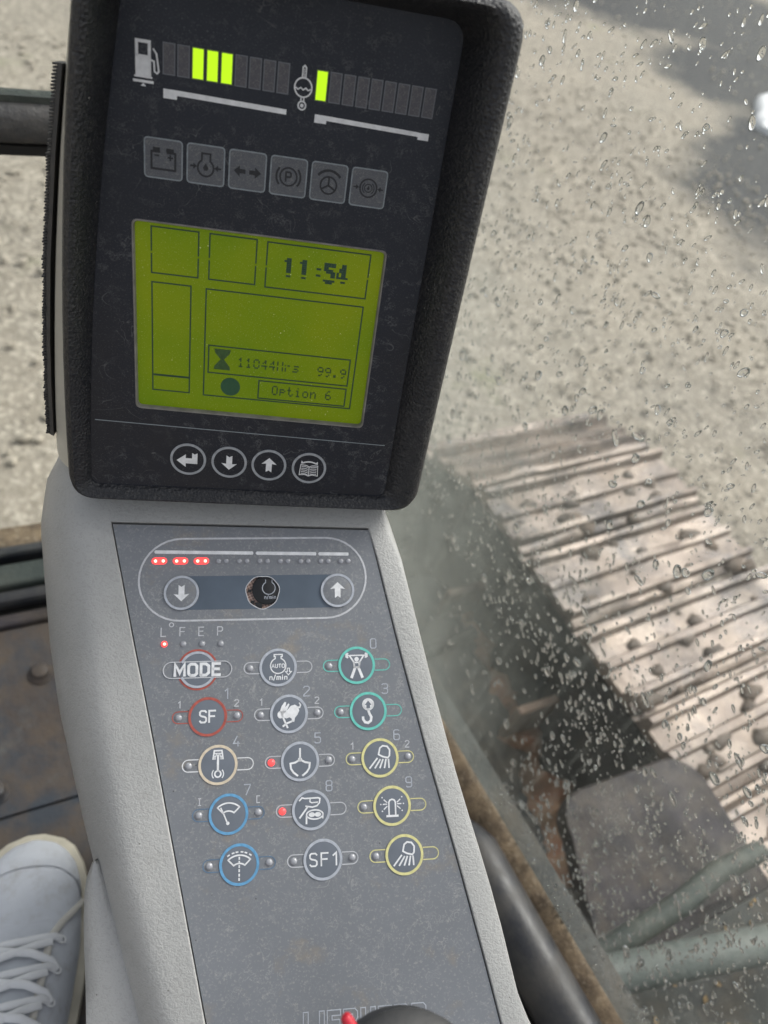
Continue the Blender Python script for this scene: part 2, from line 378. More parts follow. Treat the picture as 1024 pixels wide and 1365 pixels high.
# ------------------------------------------------------------------ mesh helper (units of `s`, metres by default)
class MB:
    def __init__(s, sc=1.0): s.v = []; s.f = []; s.s = sc
    def add(s, vs, fs):
        b = len(s.v); s.v += [tuple(x) for x in vs]; s.f += [tuple(i + b for i in f) for f in fs]; return s
    def poly(s, pts, z0, z1):
        n = len(pts)
        area = sum(pts[i][0] * pts[(i + 1) % n][1] - pts[(i + 1) % n][0] * pts[i][1] for i in range(n))
        if area < 0: pts = pts[::-1]
        vs = [(x, y, z0) for x, y in pts] + [(x, y, z1) for x, y in pts]
        return s.add(vs, [tuple(range(n, 2 * n))] + [(i, (i + 1) % n, (i + 1) % n + n, i + n) for i in range(n)])
    def rect(s, x0, y0, x1, y1, z0, z1): return s.poly([(x0, y0), (x1, y0), (x1, y1), (x0, y1)], z0, z1)
    def stroke(s, pts, w, z0, z1, closed=False):
        pts = [Vector(p) for p in pts]; n = len(pts)
        L = []; Rr = []
        for i in range(n):
            a = pts[i - 1] if (i > 0 or closed) else None
            b = pts[(i + 1) % n] if (i < n - 1 or closed) else None
            d1 = (pts[i] - a).normalized() if a is not None else None
            d2 = (b - pts[i]).normalized() if b is not None else None
            if d1 is None: d1 = d2
            if d2 is None: d2 = d1
            t = d1 + d2
            t = t.normalized() if t.length > 1e-4 else d1
            nn = Vector((-t.y, t.x)); c = max(.45, nn.dot(Vector((-d1.y, d1.x))))
            o = nn * (w / 2 / c)
            p = pts[i].copy()
            if a is None: p = p - d1 * w * .3
            if b is None: p = p + d1 * w * .3
            L.append(p + o); Rr.append(p - o)
        vs = [(p.x, p.y, z1) for p in L] + [(p.x, p.y, z1) for p in Rr] + [(p.x, p.y, z0) for p in L] + [(p.x, p.y, z0) for p in Rr]
        fs = []
        for i in range(n if closed else n - 1):
            j = (i + 1) % n
            fs += [(n + i, n + j, j, i), (i, j, 2 * n + j, 2 * n + i), (3 * n + i, 3 * n + j, n + j, n + i)]
        return s.add(vs, fs)
    def disc(s, c, r, z0, z1, n=24, ry=None): return s.poly([(c[0] + r * math.cos(2 * math.pi * i / n), c[1] + (ry or r) * math.sin(2 * math.pi * i / n)) for i in range(n)], z0, z1)
    def ring(s, c, r, w, z0, z1, n=44): return s.stroke([(c[0] + r * math.cos(2 * math.pi * i / n), c[1] + r * math.sin(2 * math.pi * i / n)) for i in range(n)], w, z0, z1, True)
    def arc(s, c, r, a0, a1, w, z0, z1, n=16, ry=None):
        return s.stroke([(c[0] + r * math.cos(R(a0 + (a1 - a0) * i / n)), c[1] + (ry or r) * math.sin(R(a0 + (a1 - a0) * i / n))) for i in range(n + 1)], w, z0, z1)
    def box(s, a, b):
        (x0, y0, z0), (x1, y1, z1) = a, b
        return s.add([(x0, y0, z0), (x1, y0, z0), (x1, y1, z0), (x0, y1, z0), (x0, y0, z1), (x1, y0, z1), (x1, y1, z1), (x0, y1, z1)],
                     [(3, 2, 1, 0), (4, 5, 6, 7), (0, 1, 5, 4), (1, 2, 6, 5), (2, 3, 7, 6), (3, 0, 4, 7)])
    def loft(s, loops, closed=True, caps=False):
        n = len(loops[0]); vs = [p for l in loops for p in l]; fs = []
        for k in range(len(loops) - 1):
            for i in range(n if closed else n - 1):
                j = (i + 1) % n
                fs.append((k * n + i, k * n + j, (k + 1) * n + j, (k + 1) * n + i))
        if caps: fs += [tuple(range(n))[::-1], tuple(range((len(loops) - 1) * n, len(loops) * n))]
        return s.add(vs, fs)
    def lathe(s, prof, c=(0, 0, 0), n=28):
        loops = [[(c[0] + r * math.cos(2 * math.pi * i / n), c[1] + r * math.sin(2 * math.pi * i / n), c[2] + z) for i in range(n)] for r, z in prof]
        return s.loft(loops, True, True)
    def tube(s, pts, r, n=12, rs=None, flat=1.0, upv=(0, 0, 1)):
        pts = [Vector(p) for p in pts]; loops = []
        for i, p in enumerate(pts):
            d = (pts[min(i + 1, len(pts) - 1)] - pts[max(i - 1, 0)]).normalized()
            a = d.cross(Vector(upv))
            a = a.normalized() if a.length > 1e-4 else Vector((1, 0, 0))
            b = a.cross(d)
            rr = rs[i] if rs else r
            loops.append([tuple(p + a * rr * math.cos(2 * math.pi * k / n) + b * rr * flat * math.sin(2 * math.pi * k / n)) for k in range(n)])
        return s.loft(loops, True, True)
    def mesh(s, name, smooth=False, angle=40):
        me = bpy.data.meshes.new(name)
        me.from_pydata([(x * s.s, y * s.s, z * s.s) for x, y, z in s.v], [], s.f)
        me.update()
        bm = bmesh.new(); bm.from_mesh(me)
        bmesh.ops.recalc_face_normals(bm, faces=bm.faces)
        bm.to_mesh(me); bm.free()
        if smooth:
            me.shade_smooth()
            me.set_sharp_from_angle(angle=R(angle))
        return me
    def build(s, name, mat, parent=None, loc=None, smooth=False, angle=40):
        me = s.mesh(name, smooth, angle)
        return put(name, me, mat, parent, loc)
def put(name, me, mat, parent=None, loc=None):
    if mat is not None and not me.materials: me.materials.append(MAT[mat])
    o = bpy.data.objects.new(name, me); col.objects.link(o)
    if parent: o.parent = parent
    if loc is not None: o.location = loc
    return o
def tag(o, label, cat, group=None):
    o['label'] = label; o['category'] = cat
    if group: o['group'] = group
    return o
def struct(o, kind='structure'): o['kind'] = kind; return o
def thing(name, label, cat, mw=None, loc=(0, 0, 0), group=None):
    o = bpy.data.objects.new(name, None); col.objects.link(o)
    o.empty_display_size = .05
    if mw is not None: o.matrix_world = mw
    else: o.location = loc
    return tag(o, label, cat, group)
def interp(tab, x):
    if x <= tab[0][0]:
        (a, b), (c, d) = tab[0], tab[1]
    elif x >= tab[-1][0]:
        (a, b), (c, d) = tab[-2], tab[-1]
    else:
        for i in range(len(tab) - 1):
            if tab[i][0] <= x <= tab[i + 1][0]: (a, b), (c, d) = tab[i], tab[i + 1]; break
    return b + (d - b) * (x - a) / (c - a)
def bevel_mod(o, w, seg=2):
    b = o.modifiers.new('bevel', 'BEVEL'); b.width = w; b.segments = seg; b.limit_method = 'ANGLE'
    return o

# ------------------------------------------------------------------ the ground
GZ = -1.15
def build_ground():
    mb = MB()
    N = 60; ext = 150.
    def cc(i): t = (i / N) * 2 - 1; return math.copysign(abs(t) ** 2.6, t) * ext
    vs = []
    for j in range(N + 1):
        for i in range(N + 1):
            x, y = cc(i) + 2, cc(j) + 3
            vs.append((x, y, GZ + .02 * math.sin(x * 1.3 + y * .7) * math.cos(y * .9 - x * .4)))
    fs = [(j * (N + 1) + i, j * (N + 1) + i + 1, (j + 1) * (N + 1) + i + 1, (j + 1) * (N + 1) + i) for j in range(N) for i in range(N)]
    mb.add(vs, fs)
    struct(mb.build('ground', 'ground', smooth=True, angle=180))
    st = MB(); rnd = random.Random(3)
    def stone(x, y, r):
        ph = rnd.random() * 6.28; sx, sy, sz = r * rnd.uniform(.7, 1.3), r * rnd.uniform(.7, 1.2), r * rnd.uniform(.35, .7)
        n = 6; lo = []
        for (k, zz) in ((1.0, -.3), (.95, .35), (.45, .9)):
            lo.append([(x + math.cos(ph + 6.283 * i / n) * sx * k * rnd.uniform(.85, 1.1), y + math.sin(ph + 6.283 * i / n) * sy * k * rnd.uniform(.85, 1.1), GZ + .012 + sz * zz) for i in range(n)])
        st.loft(lo, True, True)
    for _ in range(9000):
        u = rnd.random()
        if u < .5: x, y = rnd.uniform(1.7, 5.5), rnd.uniform(.5, 5.5)
        elif u < .7: x, y = rnd.uniform(-.6, 1.6), rnd.uniform(1.1, 5.5)
        else: x, y = rnd.uniform(2, 11), rnd.uniform(2, 11)
        stone(x, y, rnd.choice((.005, .007, .009, .012, .018)) * rnd.uniform(.7, 1.25))
    struct(st.build('gravel_stones', 'stone_a', smooth=True), 'stuff')
    # white glare patch, added as a low crumpled lump on the ground
    rnd = random.Random(11)
    def blob(name, c, rx, ry, rot, h, mat, seed, n=48):
        r2 = random.Random(seed); ph = [r2.uniform(0, 6.28) for _ in range(5)]
        loops = []
        for k, z in ((1.0, -.035), (.985, h * .4), (.8, h), (.4, h * 1.05)):
            lp = []
            for i in range(n):
                a = 6.283 * i / n
                q = 1 + .12 * math.sin(2 * a + ph[0]) + .09 * math.sin(3 * a + ph[1]) + .06 * math.sin(5 * a + ph[2]) + .03 * math.sin(9 * a + ph[3])
                x, y = rx * q * k * math.cos(a), ry * q * k * math.sin(a)
                lp.append((c[0] + x * math.cos(rot) - y * math.sin(rot), c[1] + x * math.sin(rot) + y * math.cos(rot), GZ + .024 + z))
            loops.append(lp)
        return MB().loft(loops, True, True).build(name, mat, smooth=True, angle=60)
    sh = blob('glare_patch', (7.15, 5.25), .60, .34, R(40), .07, 'glare', 8)
    tag(sh, 'crumpled white lump added in place of a glare patch, on the painted dark reflection', 'glare patch')
build_ground()

# ------------------------------------------------------------------ cab floor, front sill and windows
def build_cab():
    fl = struct(MB().box((-.75, -.6, -.04), (.35, .56, -.004)).build('cab_floor', 'floor'))
    for (x0, y0, x1, y1) in ((-.75, .335, .345, .553), (-.75, -.6, .345, .332)):
        bevel_mod(MB().box((x0, y0, -.0035), (x1, y1, 0)).build('floor_plate', 'floor', fl), .0012)
    for (x, y) in ((.004, .486), (-.056, .362), (-.20, .486), (.21, .486), (.20, .362)):
        MB().lathe([(.0135, 0), (.0135, .002), (.0105, .0045), (.0085, .0095), (.005, .0105)], (x, y, 0)).build('bolt_head', 'floor', fl, smooth=True)
    # front sill: strips of seal and channel in front of the floor
    fs = thing('front_sill', 'dark stepped sill of seals and channels at the front edge of the cab floor', 'sill', loc=(0, .6, -.06))
    def strip(name, y0, y1, z0, z1, mat, b=.004):
        return bevel_mod(MB().box((-.75, y0 - .6, z0 + .06), (.36, y1 - .6, z1 + .06)).build(name, mat, fs), b)
    strip('channel_base', .556, .70, -.06, -.012, 'gap')
    strip('metal_edge', .556, .572, -.012, .006, 'slab')
    strip('rubber_seal', .585, .603, -.012, .012, 'rubber', .007)
    strip('metal_channel', .608, .640, -.012, .014, 'hose')
    strip('rubber_seal', .650, .664, -.012, .020, 'rubber', .006)
    strip('muddy_ledge', .664, .70, -.012, .012, 'ledge')
    # front window
    fw = thing('front_window', 'front windscreen in two panes with a dark rounded bar between them', 'window', loc=(0, .65, .02))
    m = MB(); pr = []
    for i in range(20):
        a = 6.283 * i / 20
        ca, sa = math.cos(a), math.sin(a)
        pr.append((math.copysign(abs(ca) ** .75, ca) * .017, math.copysign(abs(sa) ** .75, sa) * .0155))
    m.loft([[(x, p[0], .530 + p[1]) for p in pr] for x in (-.8, .35)], True, True)
    m.build('cross_bar', 'bar_metal', fw, smooth=True)
    MB().box((-.8, -.010, .5065), (.35, .012, .514)).build('bar_seal', 'gap', fw)
    MB().box((-.8, -.006, .545), (.35, .006, .550)).build('mossy_seal', 'hose', fw)
    MB().box((-.8, -.002, 0.0), (.35, .002, .5065)).build('lower_pane', 'glass_front', fw)
    MB().box((-.8, -.002, .550), (.35, .002, 1.25)).build('upper_pane', 'glass_front', fw)
    rnd = random.Random(5); d = MB()
    for _ in range(90):
        drop(d, rnd, rnd.uniform(-.10, .16), .0022, rnd.uniform(.56, .80), rnd.choice((.0007, .001, .0014)), 'y')
    dr = d.build('small_raindrops', 'water', fw, smooth=True, angle=180); dr['kind'] = 'stuff'

def drop(mb, rnd, a, off, b, r, axis='x', n=9, elong=None, tilt=None):
    """a raindrop clinging to a pane; a, b run along the pane, off is the pane's outer face"""
    el = elong or rnd.uniform(1.05, 1.9); ti = tilt if tilt is not None else rnd.gauss(.25, .35)
    h = r * rnd.uniform(.85, 1.25)
    p1, p2, p3 = (rnd.uniform(0, 6.28) for _ in range(3)); k1, k2, k3 = rnd.uniform(.0, .22), rnd.uniform(.0, .15), rnd.uniform(0, .08)
    loops = []
    for q, z in ((1.0, 0.0), (.96, .30), (.80, .62), (.55, .86), (.25, .98)):
        lp = []
        for i in range(n):
            t = 6.283 * i / n
            rr = r * q * (1 + k1 * math.sin(t + p1) + k2 * math.sin(2 * t + p2) + k3 * math.sin(3 * t + p3))
            x, y = rr * math.cos(t), rr * el * math.sin(t)
            y -= (1 - q) * r * .25                       # heavier towards the bottom
            X, Y = x * math.cos(ti) - y * math.sin(ti), x * math.sin(ti) + y * math.cos(ti)
            lp.append((off + z * h, a + X, b + Y) if axis == 'x' else (a + X, off + z * h, b + Y))
        loops.append(lp)
    mb.loft(loops, True, True)

def build_side():
    # wall under the side window, with the muddy ledge the glass stands in
    w = thing('cab_side_wall', 'low cab side wall with a mud-caked ledge along the foot of the window', 'wall', loc=(.389, .2, 0)); w.rotation_euler = (0, 0, R(5.4))
    MB().box((.0, -.75, -.30), (.030, .42, .100)).build('wall_panel', 'frame_paint', w)
    MB().box((-.120, -.75, -.002), (-.078, .40, .052)).build('inner_lining', 'lining', w)
    MB().box((-.076, -.75, -.05), (-.002, .40, .050)).build('dark_channel', 'gap', w)
    lp = []
    rnd = random.Random(2)
    for i in range(60):
        y = -.75 + i * 1.17 / 59
        e = .0035 * math.sin(i * .9) + rnd.uniform(-.002, .002)
        lp.append([(-.038 + e, y, .052), (-.030 + e, y, .086 + e * .4), (-.016 + e * .7, y, .101 + rnd.uniform(-.0015, .0015)), (-.003, y, .109 + rnd.uniform(-.001, .002)), (.002, y, .110), (.002, y, .056)])
    MB().loft(lp, True, True).build('muddy_ledge', 'ledge', w, smooth=True, angle=60)
    MB().box((-.045, .42, -.05), (.030, .455, 1.25)).build('corner_post', 'rubber', w)
    # fat black rubber edge between console and ledge
    t = []
    for i in range(40):
        y = -.7 + i * .66 / 39
        t.append((.002 * math.sin(y * 9), y, .0975 + .0015 * math.sin(y * 6 + 1)))
    tr = MB().tube(t, .0235, 18, [.0260 * min(1, max(.35, ((-.035 - p[1]) / .04) ** .5)) for p in t]).build('rubber_edge_roll', 'rubber', None, (.389 - .0370 * math.cos(R(5.4)), .2 - .0370 * math.sin(R(5.4)), 0), smooth=True)
    tr.rotation_euler = (0, 0, R(5.4))
    tag(tr, 'fat dusty black rubber roll running along the foot of the side window', 'rubber trim')
    # the side window
    win = thing('side_window', 'grimy cab side window spattered with raindrops', 'window', loc=(.389, .2, .11)); win.rotation_euler = (0, 0, R(5.4))
    MB().box((-.0025, -.75, -.002), (.0025, .418, 1.15)).build('pane', 'glass', win)
    rnd = random.Random(21)
    small = MB()
    def dens(y, z):       # y along the cab, z height: thickest low and to the rear of the frame
        return 1.0
    big = []
    for _ in range(18000):
        y = rnd.uniform(-.30, .395); z = rnd.uniform(0.0, .80)
        Y = y + .2; Z = z + .11
        lowrear = max(0, min(1, (.50 - Z) / .2)) * max(0, min(1, (.36 - Y) / .12))
        keep = .62 + .38 * lowrear
        if Z < .30 and Y > .16: keep = .14
        clump = .5 + .5 * math.sin(Y * 61 + 2 * math.sin(Z * 43)) * math.sin(Z * 57 + 1.5 * math.sin(Y * 38))
        if rnd.random() > keep * (.35 + .9 * clump): continue
        u = rnd.random()
        r = .0005 + (.0013 if lowrear > .3 else .0010) * u ** 1.5
        tl = rnd.gauss(-.75, .3) if Z < .5 else rnd.gauss(.05, .45)
        if rnd.random() < .05: r = rnd.uniform(.0016, .0032) if Z < .55 else rnd.uniform(.0014, .0023)
        if r > .00176 and len(big) < 295: big.append((y, z, r, tl))
        else: drop(small, rnd, y, .0026, z, r * .85, 'x', 9, rnd.uniform(1.2, 2.9), tl)
    for y, z, r, tl in big:
        d = MB(); el = rnd.uniform(1.1, 2.1)
        drop(d, rnd, 0, 0, 0, r, 'x', 14, el, tl)
        d.build('raindrop', 'water', win, (.0026, y, z), smooth=True, angle=180)
    s = small.build('small_raindrops', 'water', win, smooth=True, angle=180); s['kind'] = 'stuff'
build_cab()
build_side()

# ------------------------------------------------------------------ machine seen through the side window
def build_track():
    base = thing('crawler_track', 'muddy steel crawler track of ribbed shoes lying beyond the side window', 'crawler track', loc=(1.225, .2, GZ + .02))
    base.rotation_euler = (0, 0, R(3.6))
    base.location = (1.235, .35, GZ + .02)
    Rr = .40; yf, yb = .47, -1.7; zc = .425
    pitch = .19; W = .55
    prof = [(-.096, -.010), (-.096, .002), (-.090, .006), (-.080, .008), (-.076, .030), (-.064, .030), (-.057, .007), (-.034, .006), (-.013, .006), (-.008, .021), (.006, .021), (.012, .006),
            (.030, .006), (.053, .007), (.058, .030), (.070, .030), (.076, .005), (.083, -.010), (.092, -.014), (.092, -.010)]
    shoes = []
    for vnt in range(6):
        rs = random.Random(60 + vnt); sh = MB(); lo = []; ph = [rs.uniform(0, 6.28) for _ in range(6)]
        for q in range(23):
            x = -W / 2 + W * q / 22; row = []
            for k, (a, b) in enumerate(prof):
                if 1 < k < 17:
                    mud = max(0, math.sin(x * 17 + ph[0] + k * .35) * .5 + math.sin(x * 41 + ph[1] - k * .5) * .35) * .008 if b < .01 else -max(0, math.sin(x * 13 + ph[2] + k)) * .003
                    row.append((x, a + .0005 * math.sin(x * 23 + ph[3] + k * .2), b + mud + rs.uniform(-.001, .001)))
                else: row.append((x, a, b))
            lo.append(row)
        sh.loft(lo, True, True)
        me_ = sh.mesh('track_shoe', True, 40); me_.materials.append(MAT['track_steel']); shoes.append(me_)
    L = yf - yb; per = 2 * L + 2 * math.pi * Rr; n = int(per / pitch); pitch = per / n
    for k in range(n):
        d = k * pitch + .05
        if d < L: y, z, a = yb + d, zc + Rr, 0
        elif d < L + math.pi * Rr:
            a = (d - L) / Rr; y, z = yf + Rr * math.sin(a), zc + Rr * math.cos(a)
        elif d < 2 * L + math.pi * Rr: y, z, a = yf - (d - L - math.pi * Rr), zc - Rr, math.pi
        else:
            a = math.pi + (d - 2 * L - math.pi * Rr) / Rr; y, z = yb + Rr * math.sin(a), zc + Rr * math.cos(a)
        o = put('track_shoe', shoes[(k * 5 + k // 4) % 6], None, base, (0, y, z)); o.rotation_euler = (-a, 0, 0)
    rm = random.Random(77); mc = MB()
    for _ in range(110):
        cx, cy, rr = rm.uniform(-W / 2 + .03, W / 2 - .02), rm.uniform(-.75, yf), rm.uniform(.007, .024)
        ph = rm.uniform(0, 6.28); lo = []
        for k, zz in ((1.1, -.2), (1.0, .3), (.62, .7), (.2, .85)):
            lo.append([(cx + rr * k * (1.3 + .3 * math.sin(2 * a + ph)) * math.cos(a), cy + rr * k * (.8 + .25 * math.sin(3 * a + ph)) * math.sin(a), zc + Rr + .007 + zz * rr * .8) for a in [6.283 * q / 9 for q in range(9)]])
        mc.loft(lo, True, True)
    mo = mc.build('mud_clumps', 'track_mud', base, smooth=True, angle=60); mo['kind'] = 'stuff'
    # chain rails and idler wheel
    for x in (-.09, .09):
        lp = []
        for (q0, q1) in ((x - .02, x + .02),):
            path = [(yb + L * i / 6, zc + Rr - .03) for i in range(7)] + [(yf + (Rr - .03) * math.sin(t * math.pi / 10), zc + (Rr - .03) * math.cos(t * math.pi / 10)) for t in range(1, 11)]
            lo = []
            for (y, z) in path:
                dy, dz = y - min(y, yf), z - zc
                lo.append([(q0, y, z), (q1, y, z), (q1, y - (dy * .15), z - .05 if dz >= 0 else z + .05), (q0, y - (dy * .15), z - .05 if dz >= 0 else z + .05)])
            MB().loft(lo, True, True).build('chain_rail', 'frame_paint', base)
    bevel_mod(MB().box((-.245, yb, .12), (.20, yf + .12, .735)).build('roller_frame', 'frame_paint', base), .03)
    w = MB().lathe([(.10, -.12), (.30, -.11), (.31, -.06), (.335, -.05), (.335, .05), (.31, .06), (.30, .11), (.10, .12)], n=32)
    iw = w.build('idler_wheel', 'frame_paint', base, (0, yf, zc), smooth=True); iw.rotation_euler = (0, R(90), 0)
    # frame beside the track
    fr = thing('track_frame', 'dark wet steel frame running along the inner side of the crawler track', 'machine frame', loc=(.72, .2, GZ + .02))
    m = MB()
    m.loft([[(-.10, y, .18), (.22, y, .18), (.22, y, .52), (.14, y, .60), (-.02, y, .60), (-.10, y, .50)] for y in (-1.6, -.4, .5, .62)], True, True)
    bevel_mod(m.build('side_beam', 'frame_paint', fr), .012)
    bevel_mod(MB().box((-.30, -1.6, .10), (-.12, .3, .34)).build('cross_member', 'frame_paint', fr), .02)
    MB().tube([(-.10, .35, .60), (.0, .42, .61), (.16, .44, .61)], .016, 10).build('grease_pipe', 'gap', fr, smooth=True)
    rnd = random.Random(4)
    lo = []
    for i in range(70):
        t = i / 69; y = .56 - .72 * t; x = .205 - .11 * t + .012 * math.sin(i * .7) + rnd.uniform(-.004, .004)
        hw = (.034 + .036 * t) * (.75 + .35 * math.sin(i * .55 + 1) + rnd.uniform(-.15, .15)); hh = .018 + .014 * math.sin(i * .9) + rnd.uniform(0, .014)
        zb = .598 - max(0, x - .14) * 1.0
        lo.append([(x + hw * c, y + rnd.uniform(-.002, .002), zb + hh * e + rnd.uniform(-.004, .004)) for c, e in ((-1.15, -.4), (-.8, .25), (-.45, .6), (-.1, .95), (.25, .8), (.6, .45), (.9, -.1), (1.15, -1.6))])
    MB().loft(lo, True, True).build('rusty_crust', 'rust', fr, smooth=True, angle=70)
    for (y, h) in ((.50, .10), (.20, .12), (-.08, .09)):
        bevel_mod(MB().box((.10, y, .59), (.20, y + .018, .59 + h)).build('bracket', 'rust2', fr), .004)
    # step plate, hose and pale pipe under the window
    st = thing('step_plate', 'dark grey wet step plate with a rounded corner below the window', 'step', loc=(.76, .06, GZ + .02))
    pts = []
    for (cx, cy, r, a0) in ((.13, .075, .06, 0), (-.04, .085, .055, 90), (-.17, -.20, .02, 180), (.16, -.20, .02, 270)):
        for k in range(7):
            a = R(a0 + 90 * k / 6); pts.append((cx + r * math.cos(a), cy + r * math.sin(a)))
    zt = .91
    lo = [[(x * 1.0, y * 1.0, z) for x, y in pts] for z in (zt - .03, zt - .006)] + [[(x * .975 + .0, y * .97, zt) for x, y in pts]]
    MB().loft(lo, True, True).build('tread', 'slab', st, smooth=True, angle=35)
    MB().box((-.10, -.20, 0), (.10, -.10, zt - .031)).build('bracket', 'frame_paint', st)
    rail = MB().tube([(.0, .0, 0), (.10, -.022, .0), (.25, -.056, 0), (.60, -.135, 0)], .0215, 18).build('pale_pipe', 'rail', None, (.448, -.010, -.055), smooth=True)
    tag(rail, 'thick pale green painted pipe just outside the foot of the window', 'pipe')
    ho = MB().tube([(0, 0, 0), (.06, .003, .012), (.14, .008, .02), (.22, .02, .012), (.34, .02, -.03)], .0145, 14).build('hydraulic_hose', 'hose', None, (.535, -.005, -.10), smooth=True)
    tag(ho, 'thin green-grey hydraulic hose above the pale pipe', 'hose')
    sk = thing('side_skirt', 'dark machine body skirt with dry leaf scraps under the pale pipe', 'machine body', loc=(.60, -.2, -.35))
    MB().box((-.18, -.5, -.20), (.35, .17, .17)).build('body', 'frame_paint', sk)
    rnd = random.Random(9); lf = MB()
    for _ in range(150):
        x, y = rnd.uniform(-.17, .34), rnd.uniform(-.1, .165); a = rnd.uniform(0, 6.28); s = rnd.uniform(.003, .007)
        ca, sa = math.cos(a) * s, math.sin(a) * s
        lf.add([(x - ca, y - sa, .1715), (x + sa * .5, y - ca * .5, .174), (x + ca, y + sa, .1715), (x - sa * .5, y + ca * .5, .173)], [(0, 1, 2, 3)])
    l = lf.build('leaf_scraps', 'leaf', sk); l['kind'] = 'stuff'
build_track()

# ------------------------------------------------------------------ stroke lettering
FONT = {
 '0': [[(.12, 0), (.48, 0), (.6, .12), (.6, .88), (.48, 1), (.12, 1), (0, .88), (0, .12), (.12, 0)]],
 '1': [[(.05, .78), (.32, 1), (.32, 0)]],
 '2': [[(0, .86), (.12, 1), (.48, 1), (.6, .88), (.6, .66), (0, .1), (0, 0), (.6, 0)]],
 '3': [[(0, .92), (.12, 1), (.48, 1), (.6, .88), (.6, .62), (.48, .53), (.2, .53)], [(.48, .53), (.6, .42), (.6, .12), (.48, 0), (.12, 0), (0, .1)]],
 '4': [[(.46, 0), (.46, .45)], [(.38, 1), (0, .28), (.62, .28)]],
 '5': [[(.58, 1), (.04, 1), (.02, .58), (.46, .58), (.6, .46), (.6, .12), (.48, 0), (.12, 0), (0, .1)]],
 '6': [[(.55, .92), (.45, 1), (.12, 1), (0, .88), (0, .12), (.12, 0), (.48, 0), (.6, .12), (.6, .44), (.48, .56), (.0, .56)]],
 '7': [[(0, 1), (.6, 1), (.6, .9), (.2, 0)]],
 '8': [[(.12, .53), (0, .64), (0, .88), (.12, 1), (.48, 1), (.6, .88), (.6, .64), (.48, .53), (.12, .53), (0, .42), (0, .12), (.12, 0), (.48, 0), (.6, .12), (.6, .42), (.48, .53)]],
 '9': [[(.05, .08), (.15, 0), (.48, 0), (.6, .12), (.6, .88), (.48, 1), (.12, 1), (0, .88), (0, .56), (.12, .44), (.6, .44)]],
 'L': [[(0, 1), (0, 0), (.55, 0)]], 'F': [[(0, 0), (0, 1), (.58, 1)], [(0, .52), (.5, .52)]],
 'E': [[(.58, 0), (0, 0), (0, 1), (.58, 1)], [(0, .52), (.5, .52)]],
 'P': [[(0, 0), (0, 1), (.46, 1), (.58, .88), (.58, .6), (.46, .48), (0, .48)]],
 'S': [[(.58, .88), (.46, 1), (.12, 1), (0, .88), (0, .66), (.12, .55), (.46, .47), (.58, .36), (.58, .12), (.46, 0), (.12, 0), (0, .12)]],
 'I': [[(.1, 1), (.5, 1)], [(.3, 1), (.3, 0)], [(.1, 0), (.5, 0)]], 'C': [[(.55, 1), (.1, 1), (.1, 0), (.55, 0)]],
 'M': [[(0, 0), (0, 1), (.38, .25), (.76, 1), (.76, 0)]],
 'O': [[(.16, 0), (.5, 0), (.66, .16), (.66, .84), (.5, 1), (.16, 1), (0, .84), (0, .16), (.16, 0)]],
 'D': [[(0, 0), (0, 1), (.4, 1), (.62, .8), (.62, .2), (.4, 0), (0, 0)]],
 'A': [[(0, 0), (.32, 1), (.64, 0)], [(.13, .34), (.51, .34)]], 'U': [[(0, 1), (0, .12), (.12, 0), (.46, 0), (.58, .12), (.58, 1)]],
 'T': [[(0, 1), (.6, 1)], [(.3, 1), (.3, 0)]], '/': [[(0, -.1), (.35, 1.05)]],
 'n': [[(0, 0), (0, .66)], [(0, .5), (.14, .66), (.34, .66), (.45, .52), (.45, 0)]], 'i': [[(.08, 0), (.08, .66)], [(.08, .9), (.08, .98)]],
 'm': [[(0, 0), (0, .66)], [(0, .5), (.12, .66), (.25, .66), (.35, .52), (.35, 0)], [(.35, .52), (.47, .66), (.6, .66), (.7, .52), (.7, 0)]],
}
def adv(ch): return max([p[0] for st in FONT[ch] for p in st] + [.2]) if ch != ' ' else .4
def text(mb, s, x, y, h, w, z0, z1, center=True, gap=.28, xs=1.0):
    tot = sum(adv(c) for c in s) + gap * (len(s) - 1)
    cx = x - (tot * h * xs / 2 if center else 0)
    for c in s:
        for st in FONT.get(c, []):
            mb.stroke([(cx + px * h * xs, y + py * h) for px, py in st], w, z0, z1)
        cx += (adv(c) + gap) * h * xs

# ------------------------------------------------------------------ the console
CON = frame((.0782, .2002, .4662), (.9357, -.32, .1484), (.2191, .857, .4664))
console = thing('control_console', 'light grey grained plastic control console with a keypad of ringed buttons', 'control console', CON)
UR = [(-145, 92), (-110, 99), (-88, 106.5), (-62, 114.5), (-18.6, 123.7), (31.4, 134.4), (67.6, 143.2), (98.9, 151.9), (131, 160.3), (160, 166.2), (172, 168.8), (180, 171.7), (186, 174), (192, 177), (240, 196)]
UC = [(-145, -72), (-89, -69), (-47, -64), (-18.6, -58.4), (24.7, -51.2), (70, -41.6), (107, -32.6), (135, -24.2), (170, -14), (240, 6)]
UO = [(-150, -88), (-136, -92.6), (-117, -97.2), (-89, -99), (-52.7, -94.1), (-21.7, -89.7), (17, -82.4), (50, -73.5), (83, -64.5), (103, -58.6), (140, -48), (186, -34), (240, -18)]
PL = [(-81.5, -48.3), (-18, -34.4), (25.7, -24.2), (79, -12.6), (126, -2.3), (173, 8.0), (215, 17.5)]
PR = [(-77.2, 96.0), (-10.5, 110.5), (51, 125.0), (105.7, 139.1), (154, 150.7), (184.7, 157.6), (215, 165)]
